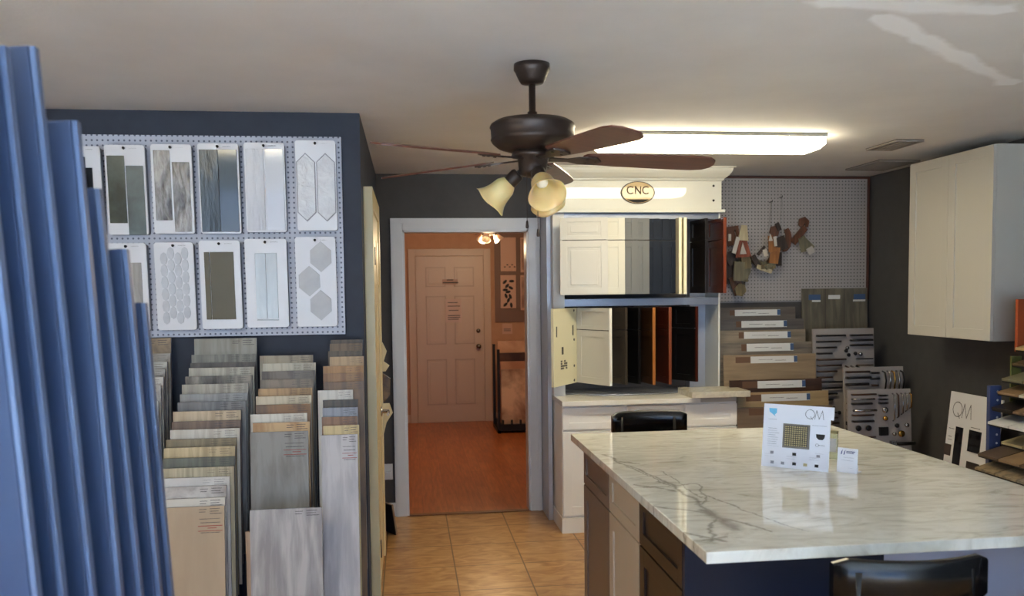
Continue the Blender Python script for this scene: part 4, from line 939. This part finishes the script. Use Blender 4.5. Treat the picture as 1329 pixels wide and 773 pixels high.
# three-section board on the wall
o, w, L_ = big_board('three_plank_board', 1041, 1125.5, 374, 5.985, wood('grey_oak_planks', (116, 108, 92), (88, 82, 70), grain=.5), 'grey-brown board of three upright planks with blue labels in the back corner', 'flooring sample', None, 0.0, 1.2)
g = MB()
for t in (.355, .645): g.box(w*t-.002, w*t+.002, -.001, .0, .01, L_-.003)
g.build('plank_joint', M_gap, o)
MB().box(w*.1, w*.28, -.0012, 0, L_-.085, L_-.045).box(w*.79, w*.97, -.0012, 0, L_-.085, L_-.045).build('blue_label', M_blab, o)
MB().box(w*.15, w*.28, -.0016, 0, L_-.1, L_-.086).box(w*.4, w*.58, -.0012, 0, L_-.08, L_-.05).box(w*.78, w*.97, -.0012, 0, L_-.1, L_-.086).build('white_label', M_paper, o)
# hardware boards
M_hb = mat('grey_hardware_board', (146, 138, 134), .5)
M_h_bk = mat('black_handle', (22, 20, 22), .35, .4); M_h_br = mat('bronze_handle', (74, 54, 44), .35, .7); M_h_ch = mat('nickel_handle', (170, 168, 168), .2, 1); M_h_gd = mat('brass_handle', (180, 140, 70), .25, 1)
def bar(mb, x0, x1, z, r=.006, st=.022):
    mb.tube([(x0, 0, z), (x0+.003, -st, z), ((x0+x1)/2, -st-.004, z), (x1-.003, -st, z), (x1, 0, z)], r, 6)
def vbar(mb, x, z0, z1, r=.005, st=.022, bow=.0):
    mb.tube([(x, 0, z0), (x+bow*.5, -st, z0+.01), (x+bow, -st-.004, (z0+z1)/2), (x+bow*.5, -st, z1-.01), (x, 0, z1)], r, 6)
def knob(mb, x, z, r=.016):
    mb.lathe([(r*.4, 0), (r*.4, .012), (r, .018), (r, .026), (r*.6, .03), (.001, .031)], 14, Matrix.Translation((x, 0, z)) @ Matrix.Rotation(R(90), 4, 'X'))
def hw(o, parts):
    for nm, m_, fn in parts:
        g = MB(); fn(g); g.build(nm, m_, o)
def handles(o, lst):
    """each handle / knob a part of its own: (kind, args, material)"""
    for kind, args, m_ in lst:
        g = MB()
        if kind == 'h': bar(g, *args); nm = 'bar_handle'
        elif kind == 'v': vbar(g, *args); nm = 'pull_handle'
        elif kind == 'k': knob(g, *args); nm = 'knob'
        elif kind == 's': x, z, s_ = args; g.box(x-s_, x+s_, -.025, 0, z-s_, z+s_, .003); nm = 'square_pull'
        g.build(nm, m_, o)
o1, w, L_ = big_board('hardware_board', 1054.5, 1134, 426, 5.68, M_hb, 'rearmost and tallest board of cabinet handles in the back right corner', 'hardware sample board', 'boards of cabinet handles', 0, 3, rr=0)
ls = []
for grp in range(3):
    for k in range(4): ls.append(('h', (.03, .24-.035*k-.01*grp*0, L_-.05-.042*k-grp*.16-(.01 if grp else 0), .0075), (M_h_bk if grp != 1 else M_h_br)))
for k in range(6): ls.append(('h', (.03+.01*k, .15+.01*k, L_-.56-.038*k, .0065), M_h_ch if k < 2 else (M_h_br if k < 4 else M_h_bk)))
for k in range(3): ls.append(('h', (.285, w-.02, L_-.05-.036*k, .008), M_h_bk))
for k in range(6): ls.append(('h', (.33, w-.02, L_-.22-.045*k, .005), M_h_br if k % 2 else M_h_bk))
for x_, z_, m_ in ((.25, .12, M_h_ch), (.26, .17, M_h_bk), (.31, .16, M_h_bk), (.35, .165, M_h_ch), (.24, .14, M_h_bk)): ls.append(('k', (x_, L_-z_-.02, .013), m_))
for k in range(3): ls.append(('v', (.245+.04*k, L_-.44, L_-.27, .007, .022, .02), (M_h_br, M_h_ch, M_h_bk)[k]))
ls.append(('k', (.18, L_-.6, .014), M_h_bk))
handles(o1, ls)
o2, w, L_ = big_board('hardware_board', 1094.5, 1172, 476, 5.42, M_hb, 'middle board of cabinet handles, partly behind the front one', 'hardware sample board', 'boards of cabinet handles', 0, 4)
ls = [('h', (.02, .18, L_-.03, .008), M_h_br), ('h', (.02, .19, L_-.07, .010), M_h_bk), ('h', (.02, .17, L_-.115, .011), M_h_bk), ('h', (.03, .15, L_-.17, .008), M_h_ch), ('h', (.2, .25, L_-.04, .008), M_h_bk), ('h', (.2, .25, L_-.08, .009), M_h_bk), ('h', (.2, .24, L_-.125, .008), M_h_br)]
for k in range(5): ls.append(('v', (.285+.033*k, L_-.16, L_-.03, .006, .022, .012), (M_h_bk, M_h_ch, M_h_gd, M_h_ch, M_h_bk)[k]))
for k, m_ in enumerate((M_h_br, M_h_gd, M_h_gd, M_h_bk)): ls.append(('k', (.02, L_-.2-.045*k, .014), m_))
for k in range(3): ls.append(('s', (.02, L_-.38-.05*k, .013), M_h_bk))
handles(o2, ls)
o3, w, L_ = big_board('hardware_board', 1099.7, 1181.5, 505, 5.18, M_hb, 'front board of cabinet handles standing by the right wall', 'hardware sample board', 'boards of cabinet handles', 0, 4)
ls = [('h', (.03, .19, L_-.03, .007), M_h_br), ('h', (.03, .18, L_-.06, .006), M_h_ch), ('h', (.03, .16, L_-.09, .008), M_h_bk), ('h', (.04, .19, L_-.135, .008), M_h_ch), ('h', (.03, .17, L_-.165, .007), M_h_br), ('h', (.03, .17, L_-.205, .008), M_h_bk), ('h', (.03, .18, L_-.31, .006), M_h_br)]
ls += [('h', (.22, .27, L_-.04, .007), M_h_bk), ('h', (.22, .27, L_-.065, .007), M_h_bk), ('h', (.22, .27, L_-.09, .008), M_h_bk), ('k', (.25, L_-.135, .02), M_h_ch), ('k', (.25, L_-.19, .016), M_h_gd), ('k', (.06, L_-.25, .019), M_h_bk), ('k', (.13, L_-.25, .019), M_h_bk), ('s', (.24, L_-.275, .028), M_h_bk)]
ls += [('k', (.33, L_-.24, .015), M_h_bk), ('k', (.36, L_-.295, .022), M_h_gd), ('k', (.4, L_-.24, .014), M_h_ch), ('k', (.31, L_-.295, .012), M_h_ch), ('s', (.305, L_-.36, .02), M_h_ch), ('h', (.335, .45, L_-.36, .013), M_h_bk)]
for k in range(5): ls.append(('v', (.315+.03*k, L_-.21+.02*k, L_-.03, .005, .02, .0), (M_h_ch, M_h_br, M_h_ch, M_h_ch, M_h_gd)[k]))
handles(o3, ls)

# QM board leaning on the right wall
def QM(mb, o, ex, ez, s, lw, th=-.0008):
    mb.ribbon(arc(.5*s, .5*s, .48*s, .5*s, 0, 360, 28), lw, o, ex, ez, th)
    mb.ribbon([(.55*s, .25*s), (.78*s, -.08*s)], lw, o, ex, ez, th)
    mb.ribbon([(1.0*s, 0), (1.18*s, .95*s)], lw, o, ex, ez, th); mb.ribbon([(1.18*s, .95*s), (1.48*s, .02*s)], lw, o, ex, ez, th)
    mb.ribbon([(1.48*s, .02*s), (1.8*s, .95*s)], lw, o, ex, ez, th); mb.ribbon([(1.8*s, .95*s), (1.95*s, 0)], lw, o, ex, ez, th)
M_board = mat('white_sign_board', (222, 222, 224), .4); M_thin = mat('dark_grey_print', (60, 62, 68), .5)
M_pale = mat('pale_print', (168, 170, 178), .5)
qy1, qh = 4.875, .955
qm = thing('sample_board', 'white QM tile board with black strips leaning on the right wall under the cabinet', 'sample board', (3.385-.1, qy1, .0), 0, rot=(0, R(6), R(-90)))
# local x runs along world -y (left to right as seen), local y runs into the wall, z up
qm.rotation_euler = Euler((-R(6), 0, R(-90)), 'XYZ')
QW = .46
MB().box(0, QW, 0, .012, 0.002, qh, .001).build('board', M_board, qm)
Ob = Vector((0, 0, 0))
g = MB(); QM(g, Vector((.035, 0, qh-.15)), X, Z, .09, .006); g.build('lettering', M_thin, qm)
for q_ in ((.09, .155, qh-.54, qh-.21), (.215, .32, qh-.34, qh-.21)): MB().box(q_[0], q_[1], -.006, 0, q_[2], q_[3], .001).build('black_tile', G_black, qm)
for q_ in ((.0, .06, qh-.4, qh-.33), (.22, .33, qh-.55, qh-.40)): MB().box(q_[0], q_[1], -.005, 0, q_[2], q_[3], .001).build('brown_tile', stone('dark_brown_tile', (74, 62, 56), (52, 44, 42)), qm)
MB().box(.0, .06, -.005, 0, qh-.54, qh-.45, .001).build('grey_tile', stone('grey_sample_tile', (150, 148, 146), (120, 118, 118)), qm)
g = MB(); text_lines(g, [(.02, .07, qh-.23), (.02, .05, qh-.28), (.22, .30, qh-.195), (.02, .06, qh-.3)], Ob, X, Z, -.0008, .004); g.build('printed_text', M_ink, qm)

# ------------------------------------------------------------ tiered tile display at the right edge
TY = 3.97
tr = thing('tile_tower', 'black tiered display tower of flat tile samples at the right edge', 'display rack', (3.2, 3.7, 0))
tips = [(1318.5, 452), (1314.5, 472), (1301, 492), (1295.6, 509), (1288, 529), (1283, 548), (1300.5, 574), (1270, 589), (1266, 607)]
place(MB().box(3.28, 3.42, 3.0, TY+.02, 0.0, 1.42, .002).build('spine', M_rack), tr)
place(MB().box(2.86, 3.42, 3.0, TY+.02, 0.0, .1, .002).build('plinth', M_rack), tr)
M_bluep = mat('blue_plastic_upright', (58, 70, 108), .45)
a = hit(1288, 501, 'y', TY+.01); c = hit(1301, 575, 'y', TY+.01)
g = MB().box(a.x, c.x, TY+.0255, TY+.05, 0, a.z)
place(g.build('upright', M_bluep), tr)
g = MB()
for k in range(8): g.lathe([(.006, 0), (.006, .001)], 8, Matrix.Translation(((a.x+c.x)/2+.01, TY+.0253, a.z-.03-k*.045)) @ Matrix.Rotation(R(90), 4, 'X'))
place(g.build('upright_holes', M_paper), tr)
tcols = [[('tan_a', (178, 150, 104), (150, 124, 84))], [('brown_a', (92, 72, 48), (70, 56, 38)), ('brown_b', (100, 80, 56), (80, 62, 44))], [('sage', (116, 112, 88), (92, 88, 68)), ('sand', (150, 130, 90), (130, 110, 76)), ],
         [('camel', (138, 112, 82), (116, 94, 70)), ('ivory', (206, 198, 176), (190, 182, 160))], [('jet', (30, 26, 28), (20, 18, 20)), ('speckle_brown', (132, 106, 82), (74, 58, 46)), ], [('white_a', (206, 204, 200), (190, 188, 184)), ('white_b', (214, 212, 208), (198, 196, 192))],
         [('butter', (196, 180, 136), (176, 160, 118)), ('sandy', (178, 160, 124), (160, 142, 108))], [('mocha', (86, 70, 56), (66, 54, 44)), ('fawn', (144, 118, 88), (120, 98, 74)), ('umber', (110, 86, 64), (90, 70, 52))],
         [('granite_a', (150, 132, 102), (84, 72, 60)), ('granite_b', (158, 140, 112), (92, 80, 66)), ('granite_c', (146, 136, 120), (104, 96, 84))]]
colname = {'tan_a': 'tan', 'brown_a': 'dark brown', 'brown_b': 'chocolate brown', 'sage': 'sage grey', 'sand': 'sandy brown', 'camel': 'camel brown', 'ivory': 'ivory', 'jet': 'jet black', 'speckle_brown': 'speckled brown', 'white_a': 'white', 'white_b': 'bright white',
           'butter': 'butter yellow', 'sandy': 'sand beige', 'mocha': 'mocha', 'fawn': 'fawn', 'umber': 'umber', 'granite_a': 'speckled granite', 'granite_b': 'speckled granite', 'granite_c': 'grey speckled granite'}
tiern = ['top tier', 'second tier from the top', 'third tier from the top', 'fourth tier from the top', 'middle tier', 'fourth tier from the bottom', 'third tier from the bottom', 'second tier from the bottom', 'bottom tier']
posn = ['far corner', 'second from the far end', 'third from the far end']
SL = R(14)
for i, (u, v) in enumerate(tips):
    p = hit(u, v, 'y', TY-.01); xb = 3.278; dpt = (xb-p.x)/math.cos(SL)
    # shelf plate sloping up to the spine, along y
    sl_ = math.tan(SL)
    def Pz(x): return p.z+(x-p.x)*sl_
    g = MB(); g.prism([(p.x+.012, Pz(p.x+.012)-.016), (xb, Pz(xb)-.016), (xb, Pz(xb)-.008), (p.x+.012, Pz(p.x+.012)-.008)], 'y', 3.0, TY)
    g.prism([(p.x+.006, Pz(p.x)-.016), (p.x+.0115, Pz(p.x)-.016), (p.x+.0115, Pz(p.x)-.004), (p.x+.006, Pz(p.x)-.004)], 'y', 3.0, TY)
    place(g.build('shelf', M_rack), tr)
    for k, (nm, c1, c2) in enumerate(tcols[i]):
        y1 = TY-.004-k*.152; y0 = y1-.146
        gl = MB().prism([(0, -.0075), (min(.2, xb-p.x-.02), -.0075+min(.2, xb-p.x-.02)*sl_), (min(.2, xb-p.x-.02), .004+min(.2, xb-p.x-.02)*sl_), (0, .004)], 'y', -.146, 0)
        o = gl.build('tile_sample', stone('tower_'+nm, c1, c2, sc=26 if 'gran' in nm or 'speck' in nm else 8)); o.location = (p.x, y1, p.z)
        tag(o, '%s tile, %s of the tower, %s' % (colname[nm], tiern[i], posn[k]), 'tile sample', 'tile samples on the tower')
a = hit(1320, 388, 'y', TY+.03); c = hit(1320, 456, 'y', TY+.03)
place(MB().box(a.x, 3.42, TY+.021, TY+.04, c.z, a.z, .002).build('header_board', mat('orange_board', (158, 70, 30), .5)), tr)
a = hit(1311, 462, 'y', TY+.03); c = hit(1319, 486, 'y', TY+.03)
place(MB().box(a.x, c.x+.02, TY+.0205, TY+.03, c.z-.25, a.z, .001).build('green_strip', mat('green_strip', (98, 98, 44), .6)), tr)

# ------------------------------------------------------------ island
IX0, IX1, IY0, IY1 = .777, 2.119, 2.117, 3.986
tp = MB().box(IX0, IX1, IY0, IY1, .883, .915, .003).build('marble_countertop', M_marble); tag(tp, 'white marble island countertop with grey-brown veins', 'countertop')
fx, fyy, fback = .815, 2.43, 1.459
M_taupe = mat('taupe_cabinet_paint', (124, 106, 96), .4); M_beige = mat('beige_cabinet_paint', (196, 180, 160), .4)
M_espr = mat('espresso_cabinet_paint', (44, 34, 30), .35); M_navyp = mat('navy_cabinet_paint', (22, 27, 46), .45, spec=.3); M_isl = mat('pale_grey_cabinet', (176, 180, 196), .4)
def island_cab(y0, y1, m_, label, endm=None):
    t = thing('island_cabinet', label, 'cabinet', (fx+.3, (y0+y1)/2, 0), 0, 'island cabinets facing the aisle')
    place(MB().box(fx+.02, fback, y0, y1, .1, .882).build('body', endm or m_), t)
    place(MB().box(fx+.07, fback, y0+.001, y1-.001, 0, .1).build('toe_kick', M_rack), t)
    place(shaker(MB(), 'y', fx+.02, y0+.004, y1-.004, .70, .872, -1, .045).build('drawer', m_), t)
    place(shaker(MB(), 'y', fx+.02, y0+.004, y1-.004, .11, .692, -1, .06).build('door', m_), t)
    return t
island_cab(3.37, 3.875, M_taupe, 'dark taupe island cabinet at the far end of the island')
island_cab(2.914, 3.3695, M_beige, 'beige island cabinet between the taupe and espresso ones')
t = island_cab(fyy, 2.9135, M_espr, 'espresso island cabinet with a navy end panel nearest the viewer', M_navyp)
place(MB().box(fx+.002, fback, fyy-.018, fyy, 0.0, .882, .001).build('end_panel', M_navyp), t)
t = thing('island_cabinet', 'pale grey cabinet block under the right half of the island', 'cabinet', (1.75, 2.43, 0))
place(MB().box(fback+.002, 2.07, fyy+.02, 3.875, .1, .882).build('body', M_isl), t)
place(MB().box(fback+.002, 2.07, fyy+.0, fyy+.0195, .0, .882, .001).build('back_panel', M_isl), t)
place(MB().box(fback+.002, 2.02, fyy+.02, 3.875, 0, .1).build('toe_kick', M_rack), t)

# sign standing on the island
bl, brr = hit(988, 603.5, 'z', .916), hit(1075, 612.5, 'z', .916)
dv = brr-bl; sw = .238; rz = math.atan2(dv.y, dv.x); sw = dv.length; shh = .245
sg = thing('tile_sign', 'white QM tile sign with a small mosaic square standing on the marble island', 'sign', (bl.x, bl.y, .9155), rz)
Lean = R(9)
T_ = Matrix.Rotation(-Lean, 4, 'X')
def sgb(mb, nm, m_, par=None): mb.xf(T_); return mb.build(nm, m_, par or sg)
sgb(MB().prism([(0, 0), (sw, 0), (sw, shh*.80), (sw+.012, shh*.80), (sw+.012, shh), (0, shh)], 'y', 0, .005), 'board', mat('sign_white', (232, 233, 240), .35))
s0 = sw/1.0
mq = stone('grey_mosaic_bed', (128, 124, 118), (112, 108, 102))
sgb(MB().box(.31*sw, .71*sw, -.004, 0, .32*shh, .70*shh), 'mosaic_square', mq)
sgb(MB().box(.34*sw, .68*sw, -.0048, -.004, .35*shh, .675*shh), 'grout_field', mat('dark_grout', (66, 62, 52), .6))
g = MB()
n_ = 10
for i in range(n_):
    for j in range(n_):
        x_ = .345*sw+(.335*sw)*i/n_; z_ = .355*shh+(.32*shh)*j/n_; g.box(x_, x_+.335*sw/n_*.66, -.006, -.0048, z_, z_+.32*shh/n_*.66)
sgb(g, 'mosaic_chips', mat('tan_mosaic_chip', (176, 160, 116), .35))
g = MB(); QM(g, Vector((.63*sw, 0, .80*shh)), X, Z, .035, .0022); sgb(g, 'lettering', M_thin)
M_sky = mat('sky_blue_print', (110, 190, 225), .5)
g = MB(); g.prism([(.08*sw, .93*shh), (.2*sw, .93*shh), (.2*sw, .86*shh), (.17*sw, .83*shh), (.185*sw, .80*shh), (.12*sw, .85*shh), (.09*sw, .87*shh)], 'y', -.0012, 0); sgb(g, 'blue_emblem', M_sky)
g = MB()
rows = [(.08*sw, .2*sw, .755*shh)]+[(.08*sw, (.21+.02*(k % 3))*sw-.02*sw*(k % 2), (.61-.035*k)*shh) for k in range(9)]+[(.04*sw, .16*sw, .2*shh), (.04*sw, .18*sw, .165*shh), (.38*sw, .49*sw, .185*shh), (.38*sw, .5*sw, .15*shh), (.72*sw, .82*sw, .2*shh), (.72*sw, .85*sw, .165*shh), (.74*sw, .95*sw, .7*shh), (.8*sw, .92*sw, .27*shh)]
text_lines(g, rows, Vector(), X, Z, -.0008, .0022); sgb(g, 'printed_text', M_pale)
g = MB(); g.prism([(.8*sw, .57*shh), (.93*sw, .57*shh), (.925*sw, .52*shh), (.9*sw, .485*shh), (.84*sw, .485*shh), (.805*sw, .52*shh)], 'y', -.001, 0)
g.box(.465*sw, .52*sw, -.002, 0, .205*shh, .25*shh).box(.47*sw, .525*sw, -.002, 0, .055*shh, .10*shh).box(.80*sw, .855*sw, -.002, 0, .055*shh, .10*shh); sgb(g, 'black_chip', mat('black_swatch', (20, 20, 24), .4))
g = MB(); g.box(.13*sw, .18*sw, -.002, 0, .205*shh, .25*shh).box(.14*sw, .19*sw, -.002, 0, .05*shh, .095*shh).box(.3*sw, .35*sw, -.002, 0, .05*shh, .095*shh).box(.82*sw, .87*sw, -.002, 0, .21*shh, .25*shh); sgb(g, 'grey_chip', mat('grey_swatch', (150, 150, 160), .4))
g = MB(); g.box(.635*sw, .69*sw, -.002, 0, .055*shh, .10*shh); sgb(g, 'gold_chip', mat('gold_swatch', (190, 176, 130), .4))
g = MB(); g.ribbon(arc(.82*sw, .40*shh, .006, .005, 0, 360, 10), .0015, Vector(), X, Z, -.0008).ribbon([(.85*sw, .4*shh), (.93*sw, .4*shh)], .0015, Vector(), X, Z, -.0008); sgb(g, 'key_icon', M_thin)
# support foot behind the sign
MB().hexa([(sw*.4, .01, 0), (sw*.6, .01, 0), (sw*.6, .07, 0), (sw*.4, .07, 0)], [(sw*.4, .03, shh*.6), (sw*.6, .03, shh*.6), (sw*.6, .032, shh*.6), (sw*.4, .032, shh*.6)]).build('easel_foot', M_board, sg)
# small card and clear block
cl, cr = hit(1084, 611, 'z', .916), hit(1110, 614.5, 'z', .916)
dv = cr-cl; cwid = dv.length; ch = .092
cd = thing('small_card', 'little white card with blue marks standing right of the tile sign', 'card', (cl.x+.004, cl.y-.004, .9155), math.atan2(dv.y, dv.x))
T2 = Matrix.Rotation(-R(5), 4, 'X')
MB().box(0, cwid, 0, .003, 0, ch).xf(T2).build('card', MATS['sign_white'], cd)
g = MB()
for x_ in (.16, .3): g.prism([(cwid*x_, ch*.72), (cwid*(x_+.05), ch*.74), (cwid*(x_+.1), ch*.93), (cwid*(x_+.04), ch*.86)], 'y', -.001, 0)
text_lines(g, [(cwid*.45, cwid*.85, ch*.87), (cwid*.45, cwid*.8, ch*.81)], Vector(), X, Z, -.0008, .004)
g.xf(T2).build('blue_print', mat('royal_blue_print', (44, 52, 120), .5), cd)
text_lines(MB(), [(cwid*.3, cwid*.8, ch*.62), (cwid*.2, cwid*.8, ch*.5), (cwid*.55, cwid*.8, ch*.2)], Vector(), X, Z, -.0008, .0015).xf(T2).build('printed_text', M_pale, cd)
MB().box(.0, cwid, .014, .05, 0, .003).box(0, cwid, .012, .0145, 0, .03).build('card_foot', M_board, cd)
gb = hit(1092, 600, 'z', .916)
gt = thing('glass_sample', 'small clear greenish glass block between the sign and the little card', 'glass sample', (gb.x+.005, gb.y+.075, .9155), rz)
MB().box(-.018, .018, -.007, .007, 0, .105, .002).build('glass_block', mat('clear_glass', (225, 235, 215), .03, trans=1.0), gt)
MB().box(-.019, .019, -.008, .008, .105, .117, .002).build('cap', mat('olive_cap', (150, 142, 104), .4), gt)
MB().box(-.014, .014, -.0078, -.007, .03, .085).build('paper_label', M_paper, gt)

# ------------------------------------------------------------ counter stools
def stool(label, x, y, rz, zt):
    """local: seat towards +y, backrest at -y"""
    t = thing('counter_stool', label, 'stool', (x, y, 0), rz, 'black counter stools')
    def curve(z, w=.206, dep=.055, n=12): return [(-w+2*w*i/n, -.19+dep*((-w+2*w*i/n)/w)**2, z) for i in range(n+1)]
    g = MB(); th = .012; n = 12
    hh = .12
    rings = []
    for i in range(n+1):
        xx = -.206+.412*i/n; yy = -.19+.055*(xx/.206)**2; ed = 1-max(0, abs(xx)/.206-.93)/.07*.25
        zb, zt2 = zt-hh*(.5+.5*ed), zt-hh*(.5-.5*ed)
        rings.append([g.bm.verts.new((xx, yy-th, zb)), g.bm.verts.new((xx, yy+th, zb)), g.bm.verts.new((xx, yy+th, zt2-.004)), g.bm.verts.new((xx, yy+th*.5, zt2)), g.bm.verts.new((xx, yy-th*.5, zt2)), g.bm.verts.new((xx, yy-th, zt2-.004))])
    for i in range(n):
        for k in range(6):
            f = g.bm.faces.new((rings[i][k], rings[i][(k+1) % 6], rings[i+1][(k+1) % 6], rings[i+1][k])); f.smooth = k in (1, 5, 0)
    g.bm.faces.new(rings[0]); g.bm.faces.new(rings[-1])
    g.build('backrest', M_black, t)
    for sx in (-1, 1): MB().tube([(sx*.145, -.150, .60), (sx*.148, -.162, zt-.03)], .014, 10).build('back_post', M_black, t)
    g = MB().tube([(-.145, -.151, .72), (0, -.165, .72), (.145, -.151, .72)], .009, 8); g.build('cross_rail', M_black, t)
    g = MB(); g.lathe([(.001, .595), (.17, .595), (.185, .605), (.19, .622), (.18, .635), (.12, .632), (.001, .628)], 32); g.build('seat', M_black, t)
    for sx in (-1, 1):
        for sy in (-1, 1): MB().tube([(sx*.13, sy*.13, .597), (sx*.19, sy*.19, .0)], [.017, .013], 10).build('leg', M_black, t)
    g = MB()
    pr = [(-.175, -.175), (.175, -.175), (.175, .175), (-.175, .175)]
    for k in range(4): a, c = pr[k], pr[(k+1) % 4]; g.tube([(a[0]*.985, a[1]*.985, .2), (c[0]*.985, c[1]*.985, .2)], .009, 8)
    g.build('footrest', M_black, t)
    return t
stool('black counter stool with curved backrest in front of the island', 1.28, 2.125, R(-3), .925)
stool('black counter stool cut off by the lower right edge of the view', 1.86, 2.13, R(-3), .935)
stool('black counter stool on the far side of the island, only its backrest showing', 1.275, 4.21, R(180), .957)

# ------------------------------------------------------------ unseen white table, added to bounce sunlight onto the ceiling
wt = thing('bounce_table', 'long white table added unseen behind the viewpoint to bounce sunlight upwards', 'table', (0, -1.55, 0))
M_wt = mat('white_bounce_laminate', (236, 236, 236), .4)
MB().box(-2.2, 2.2, -.7, .7, .72, .75, .004).build('tabletop', M_wt, wt)
for sx in (-2.12, 2.12):
    for sy in (-.62, .62): MB().box(sx-.03, sx+.03, sy-.03, sy+.03, 0, .72, .003).build('leg', M_wt, wt)

# ------------------------------------------------------------ light
w = bpy.data.worlds.new('World'); bpy.context.scene.world = w; w.use_nodes = True
bg = w.node_tree.nodes['Background']; bg.inputs[1].default_value = 1.0
nt = w.node_tree; L = nt.links.new      # blue sky above, sunlit pavement below the horizon
tcw = N(nt, 'ShaderNodeTexCoord'); spw = N(nt, 'ShaderNodeSeparateXYZ'); L(tcw.outputs['Generated'], spw.inputs[0])
hz = N(nt, 'ShaderNodeMapRange'); hz.inputs['From Min'].default_value = -.04; hz.inputs['From Max'].default_value = .04; L(spw.outputs[2], hz.inputs['Value'])
mxw = N(nt, 'ShaderNodeMix', data_type='RGBA'); L(hz.outputs[0], mxw.inputs[0]); mxw.inputs[6].default_value = (3.0, 3.9, 5.4, 1); mxw.inputs[7].default_value = (1.1, 2.0, 4.0, 1)
L(mxw.outputs[2], bg.inputs[0])
def lamp(name, typ, loc, energy, col, size=.3, size_y=None, rot=None, spread=None):
    li = bpy.data.lights.new(name, typ); li.energy = energy; li.color = col
    if typ == 'AREA':
        li.size = size
        if size_y: li.shape = 'RECTANGLE'; li.size_y = size_y
    else: li.shadow_soft_size = size
    o = bpy.data.objects.new(name, li); C.objects.link(o); o.location = loc
    if rot: o.rotation_euler = rot
    return o
lamp('far_room_fan_bulb', 'POINT', (.8, 8.2, CEIL-.42), 32, (1, .76, .46), .06)

su = bpy.data.lights.new('sun', 'SUN'); su.energy = 115; su.color = (.62, .83, 1); su.angle = R(1)
so = bpy.data.objects.new('sun', su); C.objects.link(so); so.location = (0, -6, 6)
so.rotation_euler = Vector((.12, 1, -.95)).to_track_quat('-Z', 'Y').to_euler()

# ------------------------------------------------------------ camera
cam = bpy.data.cameras.new('camera'); co = bpy.data.objects.new('camera', cam); C.objects.link(co)
cam.sensor_width = 36; cam.lens = 36*FPX/1329; cam.shift_x = 0; cam.shift_y = (PY-386.5)/1329
cam.clip_start = .05; cam.clip_end = 100
Mx = Matrix.Identity(3); Mx.col[0] = _R; Mx.col[1] = _U; Mx.col[2] = -_F
co.matrix_world = Matrix.Translation((0, 0, H)) @ Mx.to_4x4()
cam.dof.use_dof = True; cam.dof.focus_distance = 4.4; cam.dof.aperture_fstop = 3.6
sc = bpy.context.scene; sc.camera = co
sc.view_settings.view_transform = 'Standard'; sc.view_settings.look = 'None'; sc.view_settings.gamma = 1; sc.view_settings.use_curve_mapping = False
sc.view_settings.exposure = 0
sc.cycles.use_denoising = True; sc.cycles.max_bounces = 10; sc.cycles.diffuse_bounces = 5; sc.cycles.sample_clamp_indirect = 30
